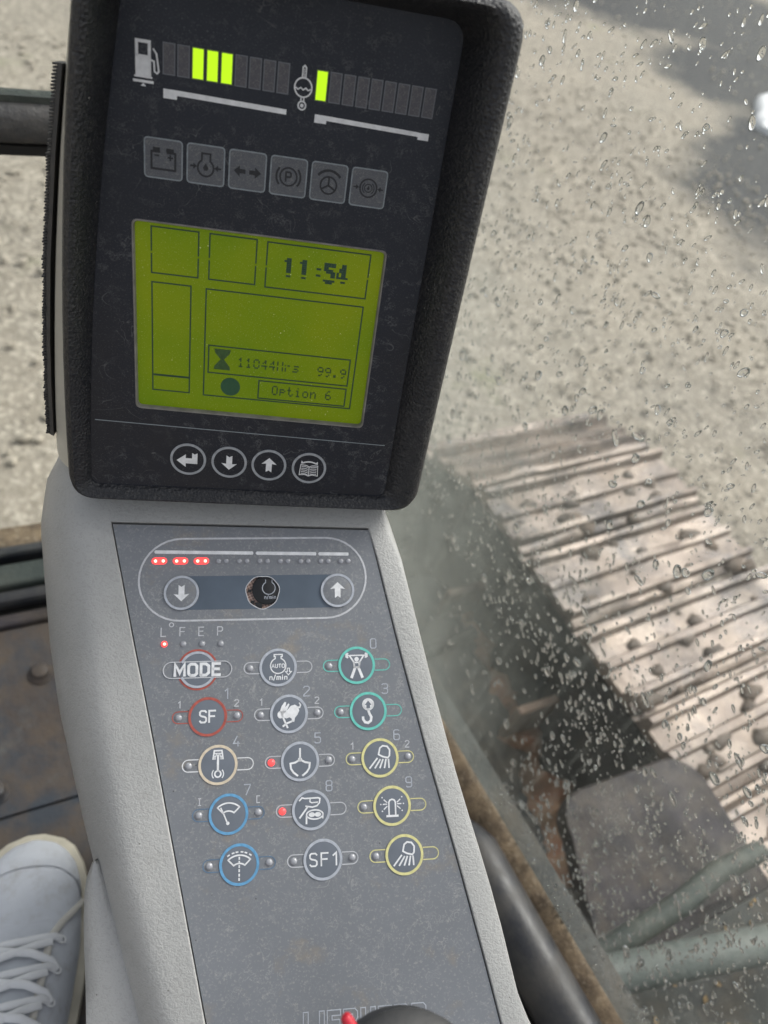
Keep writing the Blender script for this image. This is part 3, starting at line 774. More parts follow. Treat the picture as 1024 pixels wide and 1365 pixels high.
def build_console():
    sh = MB(.001)
    loops = []
    def vt(u): return -81.5 + (u + 48.3) / 144.3 * 4.3
    def section(v, recess, slant=0.):
        def sv(u): return v + slant * ((u + 48.3) / 144.3 * 4.3)
        ur, uc, uo = interp(UR, v), interp(UC, v), interp(UO, v)
        pl, pr = interp(PL, v) - .7, interp(PR, v) + .7
        d = -4.5 if recess else 0.
        e = d if recess else 0.
        pts = [(uo + 10, v, -150), (uo + 3, v, -85), (uo, v, -40)]
        for t in (.25, .5, .75):   # rounded flank between outline and crease
            u = uo + (uc - uo) * t; w = -40 + 38 * t + 7.0 * math.sin(math.pi * t)
            pts.append((u, v, w))
        pts += [(uc, sv(uc), -1.6), (uc + 5, sv(uc), -.3), (uc + 10, sv(uc), 0), (pl - .6, sv(pl), 0), (pl, sv(pl), -.5 if recess else 0), (pl, sv(pl), e), (pr, sv(pr), e), (pr, sv(pr), -.5 if recess else 0), (pr + .6, sv(pr), 0),
                (ur - 3, sv(ur), 0), (ur - .8, sv(ur), -.9), (ur, v, -3), (ur - 1, v, -40), (ur - 8, v, -150)]
        return [(u, -vv, w) for u, vv, w in pts]
    loops.append([(u, y, min(w, -60)) for u, y, w in section(-150, False)])
    for v in (-146,): loops.append([(u, y, w - 26) for u, y, w in section(v, False)])
    loops.append([(u, y, w - 6) for u, y, w in section(-132, False)])
    for v in (-118, -104, -92): loops.append(section(v, False))
    loops.append(section(-82.6, False, 1)); loops.append(section(-82.2, True, 1)); loops.append(section(-80, True, .8))
    for v in (-60, -40, -20, 0, 20, 40, 60, 80, 100, 120, 140, 155, 165, 172, 178, 184, 190, 205): loops.append(section(v, True))
    loops.append(section(214, True)); loops.append(section(214.5, False)); loops.append(section(232, False))
    loops.append([(u, y - 8, w - 10) for u, y, w in section(240, False)])
    sh.loft(loops, False, False)
    # close the ends and the underside
    n = len(loops[0]); tot = len(loops)
    sh.f.append(tuple(range(n))); sh.f.append(tuple((tot - 1) * n + i for i in range(n))[::-1])
    o = sh.build('shell', 'shell', console, smooth=True, angle=38)
    # pedestal down to the floor, upright in the world
    inv = CON.inverted()
    ped = MB()
    corners = [(.02, .02), (.20, -.05), (.26, .20), (.09, .28)]
    ped.loft([[tuple(inv @ Vector((x, y, z))) for x, y in corners] for z in (.001, .20, .30)], True, True)
    ped.build('pedestal', 'shell', console)
    # side cover on the operator's side, a smooth upright fin
    cv = MB(.001)
    inner = [(98, -53.5), (100.5, -51), (108, -48.5), (116, -46), (128, -42.4), (142, -37), (160, -28.8), (180, -19.8), (205, -9)]
    outer = [(98, -54), (100.5, -57), (108, -59.5), (116, -60.3), (128, -60), (142, -59.2), (160, -57.5), (180, -56.2), (205, -55)]
    lo = []
    for (v, ui), (_, uo_) in zip(inner, outer):
        lo.append([(ui + 4, -v, -95), (ui + 1.0, -v, -26), (ui - .5, -v, -22.0), (ui * .7 + uo_ * .3, -v, -20.5), (ui * .35 + uo_ * .65, -v, -21), (uo_ + 1.2, -v, -25), (uo_, -v, -29), (uo_ + 3, -v, -95)])
    cv.loft(lo, True, True)
    cv.build('side_cover', 'shell', console, smooth=True, angle=50)
    rb = MB(.001)
    lo = []
    for v, u in ((60, -70), (75, -68.5), (85, -66.5), (98, -62.5), (110, -58.5)):
        lo.append([(u + 7, -v, -120), (u + 6, -v, -58), (u + 3, -v, -55), (u, -v, -58), (u + 1, -v, -120)])
    rb.loft(lo, True, True); rb.build('lower_rib', 'shell', console, smooth=True, angle=50)
    # keypad film with the hole of the lost button
    bm = bmesh.new()
    def loop(pts):
        vv = [bm.verts.new((x * .001, y * .001, -.0008)) for x, y in pts]
        return [bm.edges.new((vv[i], vv[(i + 1) % len(vv)])) for i in range(len(vv))]
    out = [(-48.3, 81.3)] + [(interp(PL, v), -v) for v in range(-70, 211, 20)] + [(interp(PL, 213), -213), (interp(PR, 213), -213)] + [(interp(PR, v), -v) for v in range(210, -71, -20)] + [(96.0, 77.0)]
    hole = []
    for i in range(36):
        a = 6.283 * i / 36; r = 9.3 + .25 * math.sin(3 * a) + .2 * math.sin(7 * a)
        hole.append((34.9 + r * math.cos(a), 41.9 + r * .99 * math.sin(a)))
    es = loop(out) + loop(hole)
    bmesh.ops.triangle_fill(bm, use_beauty=True, edges=es)
    me = bpy.data.meshes.new('keypad_panel'); bmesh.ops.recalc_face_normals(bm, faces=bm.faces)
    if sum(f.normal.z for f in bm.faces) < 0: bmesh.ops.reverse_faces(bm, faces=bm.faces)
    bm.to_mesh(me); bm.free()
    p = put('keypad_panel', me, 'panel', console)
    sol = p.modifiers.new('thickness', 'SOLIDIFY'); sol.thickness = .0012; sol.offset = -1
    Z0, Z1 = -.85, -.66
    def part(name, mb, mat, parent=console, loc=None, smooth=False): return mb.build(name, mat, parent, loc, smooth)
    # inside the hole
    b = MB(.001); b.disc((0, 0), 10.6, -3.6, -3.2); hb = part('circuit_board', b, 'pcb', console, (.0349, .0419, 0))
    b = MB(.001); b.lathe([(8.4, -3.1), (8.4, -1.9), (7.8, -1.5)], (2.4, 1.5, 0)); db = part('loose_button_disc', b, 'black', console, (.0349, .0419, 0), True)
    b = MB(.001); b.arc((3.4, 2.3), 3.6, 120, 420, .45, -1.49, -1.42); b.stroke([(1.6, 5.4), (1.6, 7.0)], .4, -1.49, -1.42); b.stroke([(5.2, 5.4), (5.2, 7.0)], .4, -1.49, -1.42)
    part('icon', b, 'paleblue', db)
    b = MB(.001); text(b, 'n/min', 4.2, -3.8, 1.9, .3, -1.49, -1.42); part('lettering', b, 'paleblue', db)
    for (x, y, s) in ((-2.2, -7.2, 1.9), (-5.6, -5.4, 1.0), (-7.2, 1.0, .9)):
        b = MB(.001); b.box((x - s, y - s * .8, -3.2), (x + s, y + s * .8, -2.0)); part('circuit_chip', b, 'black', hb)
    # speed strip: outline, scale line, lamps, dark band
    bm = bmesh.new()
    vv = [bm.verts.new((x * .001, y * .001, -.00076)) for x, y in ((-9.5, 32.6), (77, 32.6), (77, 51.4), (-9.5, 51.4))]
    hh = [bm.verts.new((x * .001, y * .001, -.00076)) for x, y in [((34.9 + (p[0] - 34.9) * .975), 41.9 + (p[1] - 41.9) * .975) for p in hole]]
    es = [bm.edges.new((vv[i], vv[(i + 1) % 4])) for i in range(4)] + [bm.edges.new((hh[i], hh[(i + 1) % len(hh)])) for i in range(len(hh))]
    bmesh.ops.triangle_fill(bm, use_beauty=True, edges=es)
    bmesh.ops.recalc_face_normals(bm, faces=bm.faces)
    if sum(f.normal.z for f in bm.faces) < 0: bmesh.ops.reverse_faces(bm, faces=bm.faces)
    me = bpy.data.meshes.new('dark_band'); bm.to_mesh(me); bm.free(); put('dark_band', me, 'band_print', console)
    b = MB(.001); b.stroke([(p[0], p[1]) for p in hole], .45, -.85, -.66, True); part('torn_edge', b, 'offwhite')
    b = MB(.001); pts = []
    for (cx, cy, r, a0, a1) in ((70.5, 49.7, 23.0, 90, -90), (-10, 49.7, 23.0, 270, 90)):
        for k in range(19):
            a = R(a0 + (a1 - a0) * k / 18); pts.append((cx + r * math.cos(a), cy + r * math.sin(a) * 1.0))
    b.stroke(pts, 1.0, Z0, Z1, True); part('oval_outline', b, 'offwhite')
    for x0, x1 in ((-24.5, 29.3), (31.6, 65.0), (67.0, 83.6)):
        b = MB(.001); y0 = 65.3 - (x0 + 24.5) * .021; y1 = 65.3 - (x1 + 24.5) * .021
        b.poly([(x0, y0 - .95), (x1, y1 - .95), (x1 + .3, y1), (x1, y1 + .95), (x0, y0 + .95), (x0 - .8, y0)], Z0, Z1); part('scale_bar', b, 'white')
    for i in range(10):
        x = -22.2 + i * 11.5; y = 60.2 - i * .125; lit = i < 3
        b = MB(.001); pts = []
        for (cx, a0) in ((2.3, -90), (-2.3, 90)):
            for k in range(7): a = R(a0 + 30 * k); pts.append((cx + 1.9 * math.cos(a), 1.9 * math.sin(a)))
        if lit:
            b.loft([[(px, py, -.85) for px, py in pts], [(px, py, -.5) for px, py in pts], [(px * .8, py * .7, -.2) for px, py in pts]], True, True)
            ob = part('speed_lamp', b, 'lamp_on', console, (x * .001, y * .001, 0), True)
        else:
            b.poly(pts, -.85, -.70); ob = part('speed_lamp', b, 'lamp_dim', console, (x * .001, y * .001, 0))
        for q in (-2.0, 2.2):
            b = MB(.001); b.lathe([(1.5 if not lit else .85, -.7 if not lit else -.35), (1.2 if not lit else .8, .1), (.5, .4)], (q, -.1, 0), 12)
            part('bulb', b, 'lamp_core' if lit else 'lamp_off', ob, None, True)
    for (x, up) in ((-9.6, False), (77.1, True)):
        b = MB(.001); b.lathe([(9.6, -.85), (9.4, -.2), (8.8, .1), (4, .25), (.5, .28)], n=36); bt = part('button', b, 'panel', console, (x * .001, .0421, 0), True)
        b = MB(.001); b.ring((0, 0), 8.9, 1.25, .0, .30); part('ring', b, 'paleblue', bt)
        b = MB(.001); arrow(b, 9.0, up, .24, .42); part('icon', b, 'white', bt)
    # mode lamps
    for i, ch in enumerate('LFEP'):
        x = -18.8 + i * 10.15; b = MB(.001); text(b, ch, x, 18.4, 4.6, .55, Z0, Z1); part('lettering', b, 'offwhite')
        lit = i == 0
        lamp(x + .6, 14.2 - i * .15, lit)
    b = MB(.001); b.ring((-14.6, 24.6), 1.1, .5, Z0, Z1, 16); part('scratched_dot', b, 'offwhite')
    keys()

def arrow(b, s, up, z0, z1):
    k = 1 if up else -1
    pts = [(0, .52), (.47, .08), (.18, .12), (.18, -.48), (.0, -.36), (-.18, -.48), (-.18, .12), (-.47, .08)]
    b.poly([(x * s, y * s * k) for x, y in pts], z0, z1)
def lamp(x, y, lit, parent=None, r=1.75):
    b = MB(.001); b.lathe([(r, -.85), (r * .9, -.35), (r * .5, .15), (.15, .3)], (0, 0, 0), 16)
    o = b.build('indicator_lamp', 'lamp_on' if lit else 'lamp_off', parent or console, (x * .001, y * .001, 0), True)
    if lit and not parent:
        b = MB(.001); b.lathe([(.9, .0), (.6, .35), (.2, .42)], (.2, 0, 0), 12); b.build('lit_core', 'lamp_core', o, None, True)
    return o
MAT['lamp_dim'] = simple('unlit_lamp_bed', (.23, .235, .25), .2)
MAT['band_print'] = simple('blue_grey_band', (.092, .120, .158), .42, var=.2, vscale=40)
MAT['key'] = simple('grey_key_film', (.148, .168, .20), .42, var=.12, vscale=120)

# --- icons, unit = ring radius of 10
def ic_auto(b, z0, z1):
    b.arc((0, .9), 4.2, 112, 428, .62, z0, z1, 28)
    b.stroke([(-1.6, 4.8), (-1.6, 5.9), (-2.2, 5.9), (-2.2, 7.0), (2.2, 7.0), (2.2, 5.9), (1.6, 5.9), (1.6, 4.8)], .6, z0, z1)
    text(b, 'AUTO', 0, -.1, 1.9, .42, z0, z1, xs=1.1); text(b, 'n/min', .1, -6.6, 2.5, .55, z0, z1, xs=1.15)
    b.stroke([(5.0, -.6), (6.2, -.6), (6.2, -2.4), (7.2, -2.4), (5.6, -4.2), (4.0, -2.4), (5.0, -2.4)], .5, z0, z1, True)
def ic_lifter(b, z0, z1):
    b.stroke([(-5.2, 5.4), (5.2, 5.4)], .7, z0, z1)
    for s in (-1, 1):
        b.poly([(s * 5.2, 6.9), (s * 6.3, 6.2), (s * 6.3, 4.5), (s * 5.2, 3.8), (s * 4.5, 4.2), (s * 4.9, 5.4), (s * 4.5, 6.6)], z0, z1)
        b.stroke([(s * 3.9, 5.2), (s * 1.7, 1.8), (s * 1.35, -1.2)], .85, z0, z1)
        b.stroke([(s * .9, -1.2), (s * 3.0, -6.6)], 1.5, z0, z1)
    b.disc((0, 3.3), 1.25, z0, z1, 16); b.stroke([(-1.9, 1.5), (1.9, 1.5)], .8, z0, z1); b.stroke([(-1.5, -1.1), (1.5, -1.1)], .9, z0, z1)
    b.stroke([(-1.45, 1.5), (-1.3, -1)], .9, z0, z1); b.stroke([(1.45, 1.5), (1.3, -1)], .9, z0, z1)
def ic_rabbit(b, z0, z1):
    b.disc((-4.6, -.3), 1.7, z0, z1, 16, 2.0)
    b.poly([(-5.2, .9), (-4.0, 4.2), (-2.4, 6.4), (-1.5, 6.3), (-2.0, 3.6), (-3.4, .6)], z0, z1)
    b.poly([(-3.6, 1.2), (-2.0, 3.6), (-.3, 5.6), (.3, 5.0), (-.8, 2.6), (-2.6, .4)], z0, z1)
    b.poly([(-4.6, 1.0), (-2.6, 1.4), (-.8, 2.2), (1.0, 4.2), (3.2, 4.8), (5.0, 3.6), (5.6, 1.6), (4.6, -.6), (3.2, -2.2), (2.8, -4.4), (1.6, -4.3), (1.4, -2.6), (.2, -1.8), (-1.2, -2.4), (-2.4, -2.0), (-4.0, -1.6)], z0, z1)
    b.stroke([(4.4, 3.6), (5.8, 3.2), (6.3, 4.6), (5.6, 5.6)], .7, z0, z1)
    b.stroke([(2.0, -3.8), (-1.2, -5.0), (-3.2, -6.4)], 1.0, z0, z1); b.stroke([(-3.2, -1.8), (-2.0, -4.6), (-.8, -7.2)], 1.0, z0, z1)
def ic_hook(b, z0, z1):
    b.arc((0, 3.6), 2.75, 0, 360, 1.1, z0, z1, 26)
    b.poly([(-3.1, 3.6), (-1.0, 3.2), (-1.0, 1.0), (-2.2, 1.6)], z0, z1); b.poly([(3.1, 3.6), (1.0, 3.2), (1.0, 1.0), (2.2, 1.6)], z0, z1)
    b.poly([(-3.0, 4.0), (-2.0, 3.2), (0, 5.6), (2.0, 3.2), (3.0, 4.0), (1.2, 6.1), (-1.2, 6.1)], z0, z1)
    b.stroke([(-.1, 1.0), (.6, -1.4), (1.6, -3.2), (1.3, -5.2), (-.2, -6.3), (-1.9, -5.9), (-2.9, -4.4), (-3.0, -3.2)], 1.35, z0, z1)
def ic_piston(b, z0, z1):
    b.stroke([(-2.6, 3.0), (-2.0, 7.3), (2.0, 7.3), (2.6, 3.0)], .8, z0, z1); b.stroke([(-1.9, 5.9), (1.9, 5.9)], .5, z0, z1)
    for s in (-1, 1): b.stroke([(s * 1.6, 4.4), (s * 1.6, 2.9)], .6, z0, z1); b.stroke([(s * 2.5, 4.4), (s * 1.2, 4.4), (s * .9, 5.6)], .5, z0, z1)
    b.stroke([(0, 5.0), (0, -3.0)], 1.15, z0, z1); b.ring((0, -4.6), 1.6, .8, z0, z1, 20)
    b.arc((0, -4.6), 3.0, 140, 220, .55, z0, z1); b.arc((0, -4.6), 3.0, -40, 40, .55, z0, z1)
def ic_grab(b, z0, z1):
    b.stroke([(0, 6.6), (0, 1.6)], 1.0, z0, z1); b.disc((0, 1.0), 1.1, z0, z1, 14)
    for s in (-1, 1): b.stroke([(0, .9), (s * 2.6, -.5), (s * 5.2, -1.0), (s * 4.9, -3.6), (s * 3.6, -5.6), (s * 1.4, -7.3)], 1.0, z0, z1)
def ic_light(b, z0, z1):
    b.stroke([(-.8, 1.8), (.0, 5.2), (1.6, 6.3), (4.0, 5.9), (5.4, 4.0), (5.2, 1.0), (4.2, -.1), (1.4, .6)], .85, z0, z1, True)
    for (x0, x1) in ((-1.6, -5.8), (.0, -2.9), (1.5, -.2), (3.2, 2.3), (4.6, 4.8)): b.stroke([(x0, -.2 if x0 < 0 else -.9), (x1, -5.2)], .85, z0, z1)
def fan(b, z0, z1, y=0.):
    b.arc((0, -4.6 + y), 8.6, 48, 132, .75, z0, z1, 14); b.arc((0, -4.6 + y), 4.6, 52, 128, .75, z0, z1, 8)
    for s in (-1, 1): b.stroke([(s * 5.75, 1.8 + y), (s * 2.85, -1.0 + y)], .75, z0, z1)
def ic_wiper(b, z0, z1):
    fan(b, z0, z1, 1.6); b.stroke([(-4.0, 3.2), (-2.4, .0), (-.6, -4.2)], .7, z0, z1); b.disc((-.3, -4.5), .9, z0, z1, 12)
def ic_washer(b, z0, z1):
    fan(b, z0, z1, .6)
    for y in (3.6, 1.6, -.4, -2.4, -4.6, -6.6): b.stroke([(0, y), (0, y - 1.0)], .75, z0, z1)
    for a in (122, 108, 97, 83, 72, 58): b.arc((0, -4.4), 10.6, a - 3.2, a + 2.4, .7, z0, z1, 3)
def ic_machine(b, z0, z1):
    b.stroke([(-6.3, 4.9), (-5.0, 6.3), (-3.4, 5.9), (3.6, 6.0), (4.6, 5.6), (4.3, 3.4), (3.0, 2.0), (.6, 1.4), (-3.0, 2.0)], .75, z0, z1)
    b.stroke([(-.6, 5.6), (-.8, 4.2), (.2, 3.6), (3.4, 3.8)], .6, z0, z1); b.stroke([(-2.0, 1.6), (-6.2, -3.8)], .9, z0, z1)
    b.arc((1.8, -2.4), 4.4, 0, 360, .75, z0, z1, 28, 2.3); b.disc((.2, -2.4), 1.7, z0, z1, 14, 1.2); b.disc((3.4, -2.4), 1.7, z0, z1, 14, 1.2)
    b.stroke([(-2.6, -3.0), (-2.7, -6.8)], .9, z0, z1); b.stroke([(6.2, -2.6), (6.0, -4.4)], .6, z0, z1)
def ic_beacon(b, z0, z1):
    b.stroke([(-1.8, -4.6), (-1.8, 1.8), (-1.2, 2.9), (0, 3.3), (1.2, 2.9), (1.8, 1.8), (1.8, -4.6)], .8, z0, z1); b.stroke([(-3.0, -5.2), (3.0, -5.2)], 1.1, z0, z1)
    for s in (-1, 1):
        for (x0, y0, x1, y1) in ((2.8, 1.8, 4.4, 3.2), (2.9, .9, 4.9, .9), (2.8, -.2, 4.4, -1.6)): b.stroke([(s * x0, y0), (s * x1, y1)], .6, z0, z1)
        for (x, y) in ((5.4, 4.4), (6.2, .9), (5.4, -2.6)): b.disc((s * x, y), .4, z0, z1, 8)
def ic_sf(b, z0, z1): text(b, 'SF', 0, -2.9, 6.0, .95, z0, z1, xs=.95)
def ic_sf1(b, z0, z1): text(b, 'SF1', .1, -3.0, 6.2, .8, z0, z1, xs=1.0, gap=.38)

KEYS = [  # icon, ring print, pill print, number, left lamp, right lamp (None no lamp, 0 off, 1 lit), small marks
    [None, (ic_auto, 'paleblue', 'offwhite', '', 0, None, ''), (ic_lifter, 'teal_print', 'teal_print', '0', 0, None, '')],
    [(ic_sf, 'red_print', 'red_print', '1', 0, 0, '12'), (ic_rabbit, 'paleblue', 'offwhite', '2', 0, 0, '12'), (ic_hook, 'teal_print', 'teal_print', '3', 0, None, '')],
    [(ic_piston, 'cream_print', 'white', '4', 0, None, ''), (ic_grab, 'paleblue', 'offwhite', '5', 1, 0, ''), (ic_light, 'yellow_print', 'yellow_print', '6', 0, 0, '12')],
    [(ic_wiper, 'blue_print', 'darkblue_print', '7', 0, 0, 'IC'), (ic_machine, 'paleblue', 'offwhite', '8', 1, None, ''), (ic_beacon, 'yellow_print', 'yellow_print', '9', 0, None, '')],
    [(ic_washer, 'blue_print', 'darkblue_print', '', 0, 0, ''), (ic_sf1, 'paleblue', 'offwhite', '', 0, 0, ''), (ic_light, 'yellow_print', 'yellow_print', '', 0, None, '')],
]
def pill(b, side, x_in, x_out, hh, w, z0, z1):
    pts = [(side * x_in, hh)] + [(side * (x_out - hh + hh * math.cos(R(a))), hh * math.sin(R(a))) for a in range(90, -91, -18)] + [(side * x_in, -hh)]
    b.stroke(pts, w, z0, z1)
def keys():
    disc = MB(.001).lathe([(9.8, -.80), (9.6, -.55), (9.0, -.45), (5, -.38), (.5, -.36)], n=40).mesh('button', True)
    disc.materials.append(MAT['key'])
    ringm = {}
    for r, row in enumerate(KEYS):
        for c, k in enumerate(row):
            x, y = 43.55 * c + 5.84 * r, -25.06 * r
            bt = put('button', disc, None, console, (x * .001, y * .001, 0))
            if k is None:      # the MODE button: broken ring under a lettered pill
                b = MB(.001)
                for a0, a1 in ((27, 153), (207, 333)): b.arc((0, 0), 9.2, a0, a1, 1.3, -.6, -.30, 20)
                b.build('ring', 'paleblue', bt)
                b = MB(.001)
                for a0, a1 in ((24, 156), (204, 336)): b.arc((0, 0), 10.5, a0, a1, 1.0, -.85, -.62, 20)
                b.build('red_arc', 'red_print', bt)
                b = MB(.001); pts = [(14.0 + 4.3 * math.cos(R(a)), 4.3 * math.sin(R(a))) for a in range(-90, 91, 15)] + [(-14.0 + 4.3 * math.cos(R(a)), 4.3 * math.sin(R(a))) for a in range(90, 271, 15)]
                b.stroke(pts, .5, -.85, -.36, True); b.build('lamp_outline', 'offwhite', bt)
                b = MB(.001); text(b, 'MODE', 0, -3.0, 6.0, 1.5, -.6, -.26, xs=1.10, gap=.34); b.build('lettering', 'white', bt)
                continue
            icon, rp, pp, num, ll, rl, marks = k
            if rp not in ringm:
                ringm[rp] = MB(.001).ring((0, 0), 9.6, 1.35, -.85, -.34).mesh('ring'); ringm[rp].materials.append(MAT[rp])
            put('ring', ringm[rp], None, bt)
            b = MB(.001); icon(b, -.6, -.26); b.build('icon', 'white', bt)
            b = MB(.001)
            for s in (-1, 1): pill(b, s, 10.3, 18.6, 3.05, .5, -.85, -.66)
            b.build('lamp_outline', pp, bt)
            if ll is not None: lamp(-15.4, -.1, ll, bt, 1.9)
            if rl is not None: lamp(15.4, .1, rl, bt, 1.9)
            if num: b = MB(.001); text(b, num, 9.6, 9.2, 5.2, .55, -.85, -.66); b.build('lettering', 'paleblue', bt)
            if marks:
                for s, ch in zip((-15.3, 15.3), marks): b = MB(.001); text(b, ch, s, 5.0, 3.4, .48, -.85, -.66); b.build('lettering', 'offwhite', bt)
    # outlined maker's name at the foot of the panel
    glyph = {'L': [[(0, 0), (0, 1), (.26, 1), (.26, .24), (.7, .24), (.7, 0)]], 'I': [[(0, 0), (0, 1), (.26, 1), (.26, 0)]],
             'E': [[(0, 0), (0, 1), (.72, 1), (.72, .78), (.26, .78), (.26, .61), (.68, .61), (.68, .4), (.26, .4), (.26, .22), (.72, .22), (.72, 0)]],
             'B': [[(0, 0), (0, 1), (.62, 1), (.76, .88), (.76, .62), (.66, .52), (.78, .4), (.78, .12), (.64, 0)], [(.26, .62), (.26, .78), (.5, .78), (.5, .62)], [(.26, .22), (.26, .4), (.52, .4), (.52, .22)]],
             'H': [[(0, 0), (0, 1), (.26, 1), (.26, .62), (.54, .62), (.54, 1), (.8, 1), (.8, 0), (.54, 0), (.54, .38), (.26, .38), (.26, 0)]],
             'R': [[(0, 0), (0, 1), (.64, 1), (.78, .88), (.78, .5), (.62, .38), (.8, 0), (.52, 0), (.36, .36), (.26, .36), (.26, 0)], [(.26, .58), (.26, .78), (.5, .78), (.5, .58)]]}
    x = 56.0; h = 11.5
    for ch in 'LIEBHERR':
        b = MB(.001); wd = max(p[0] for p in glyph[ch][0])
        for st in glyph[ch]: b.stroke([(px * h * .82, py * h) for px, py in st], .45, -.85, -.68, True)
        b.build('name_letter', 'paleblue', console, (x * .001, -.1835, 0)); x += (wd + .16) * h * .82
build_console()

# ------------------------------------------------------------------ the display
MON = frame((.0704, .3268, .6572), (.9315, -.3564, .0733), (.0383, .2964, .9543))
monitor = thing('display_monitor', 'black hooded display monitor with a lit green screen and bar gauges above the console', 'display', MON)
def rquad(tl, tr, br, bl, rad, bulge, wf, k=9, edge=10):
    """rounded quadrilateral, corners in (u, v), counter-clockwise from bottom-left; wf gives height from v"""
    cs = [bl, br, tr, tl]; pts = []
    n = 4
    for i in range(n):
        p, a, b = Vector(cs[i]), Vector(cs[i - 1]), Vector(cs[(i + 1) % n]); r = rad[i]
        d1 = (a - p).normalized(); d2 = (b - p).normalized()
        p1, p2 = p + d1 * r, p + d2 * r
        for q in range(k):
            t = q / (k - 1); pts.append((1 - t) ** 2 * p1 + 2 * t * (1 - t) * p + t * t * p2)
        nb = Vector(cs[(i + 1) % n]); rn = rad[(i + 1) % n]; e2 = nb - d2 * rn
        for q in range(1, edge): pts.append(p2 + (e2 - p2) * q / edge)
    v0, v1 = tl[1], bl[1]; out = []
    um = (tl[0] + tr[0]) / 2
    for p in pts:
        u, v = p
        if u < um:
            t = (v - v0) / (v1 - v0); u -= bulge * 4 * t * (1 - t) * min(1, (um - u) / 60)
        out.append((u, -v, wf(v)))
    return out
def build_monitor():
    hood = lambda v: 5 + 27 * max(0, min(1, (140 - v) / 244)) ** 1.15
    F = lambda w: rquad((-1, -96), (134.6, -96), (134, 133), (-24.6, 139), (5, 5, 9, 9), 4.5, w)
    L = [F(lambda v: -1.5), F(lambda v: 0.6),
         rquad((-4, -98.5), (139, -98.5), (140, 135), (-28, 142), (7, 7, 11, 11), 4.5, lambda v: hood(v) * .62),
         rquad((-6, -100), (143.5, -100), (143.5, 136.5), (-30, 143.5), (9, 9, 12, 12), 4.8, lambda v: hood(v) - 1.5),
         rquad((-8.5, -101.5), (147, -101.5), (147, 138), (-32, 145), (11, 11, 13, 13), 5, lambda v: hood(v)),
         rquad((-11, -103.5), (151, -103.5), (150.5, 139.5), (-34.5, 147), (14, 13, 14, 14), 5, lambda v: hood(v) - 1.8),
         rquad((-12.5, -105), (153.2, -105), (152.8, 140.5), (-36.3, 148.5), (16, 14, 15, 15), 5, lambda v: hood(v) - 6),
         rquad((-14, -105.5), (154, -105.5), (153.5, 141), (-38, 149), (17, 14, 15, 15), 5, lambda v: -10),
         rquad((-15, -105.5), (153, -105.5), (152, 141), (-39, 149), (17, 14, 15, 15), 5, lambda v: -24),
         rquad((-13, -100), (150, -100), (149, 138), (-36, 146), (17, 14, 15, 15), 5, lambda v: -24.5)]
    mb = MB(.001); mb.loft(L)
    mb.build('hood_frame', 'rim', monitor, smooth=True, angle=60)
    C = [rquad((-23, -104), (150, -104), (149, 140), (-48, 148), (17, 14, 15, 15), 5, lambda v: -24.6),
         rquad((-24, -104.5), (151, -104.5), (150, 141), (-49, 149), (17, 14, 15, 15), 5, lambda v: -27),
         rquad((-24.5, -104.5), (151, -104.5), (150, 141), (-49.5, 149), (17, 14, 15, 15), 5, lambda v: -44),
         rquad((5, -85), (130, -85), (130, 120), (-20, 125), (17, 14, 15, 15), 3, lambda v: -58)]
    mb = MB(.001); mb.loft(C, True, True); mb.build('back_shell', 'cream', monitor, smooth=True, angle=35)
    # neck joining the back to the console
    inv = MON.inverted()
    nk = MB(); lo = []
    a = [(-.010, -.100, -.030), (.120, -.100, -.030), (.120, -.100, -.056), (-.010, -.100, -.056)]
    b2 = [inv @ (CON @ Vector(p)) for p in ((-.045, .105, -.012), (.085, .105, -.012), (.085, .140, -.035), (-.045, .140, -.035))]
    nk.loft([a, [tuple(p) for p in b2]], True, True); nk.build('neck', 'shell', monitor)
    # ribbed black strip along the left flank
    sp = MB(.001); prev = None
    tab = [(-56, -33.6), (-21, -38.8), (29, -44.6), (67, -47.6), (95, -49.0), (124, -49.8)]
    lo = []
    for i in range(31):
        v = -56 + i * 6; u = interp(tab, v)
        lo.append([(u + 1.5, -v, -22), (u - .9, -v, -24), (u - .9, -v, -40), (u + 1.5, -v, -40)])
    sp.loft(lo, True, True)
    rnd = random.Random(6)
    for i in range(128):
        v = -55.5 + i * 1.41; u = interp(tab, v) - .9; e = rnd.uniform(1.5, 2.3)
        sp.box((u - e, -v - .42, -39 + rnd.uniform(-1, 1)), (u + .2, -v + .35, -24.2 + rnd.uniform(-.4, .6)))
    sp.build('ribbed_strip', 'rubber', monitor)
    # face plate with the screen window
    bm = bmesh.new()
    def loop(pts):
        vv = [bm.verts.new((x * .001, y * .001, 0)) for x, y in pts]
        return [bm.edges.new((vv[i], vv[(i + 1) % len(vv)])) for i in range(len(vv))]
    out = [(x, y) for x, y, z in F(lambda v: 0)]
    cx, cy = sum(p[0] for p in out) / len(out), sum(p[1] for p in out) / len(out)
    out = [(cx + (x - cx) * 1.004, cy + (y - cy) * 1.004) for x, y in out]
    def win(d, r=3.):
        return [(x, y) for x, y, z in rquad((-d, -d), (114.8 + d, -d), (115.3 + d, 91 + d), (.2 - d, 91 + d), (r, r, r, r), 0, lambda v: 0, 6, 3)]
    es = loop(out) + loop(win(1.0))
    bmesh.ops.triangle_fill(bm, use_beauty=True, edges=es)
    bmesh.ops.recalc_face_normals(bm, faces=bm.faces)
    if sum(f.normal.z for f in bm.faces) < 0: bmesh.ops.reverse_faces(bm, faces=bm.faces)
    me = bpy.data.meshes.new('face_plate'); bm.to_mesh(me); bm.free()
    put('face_plate', me, 'face', monitor)
    w0, w1 = win(1.0), win(-.1, 2.4)
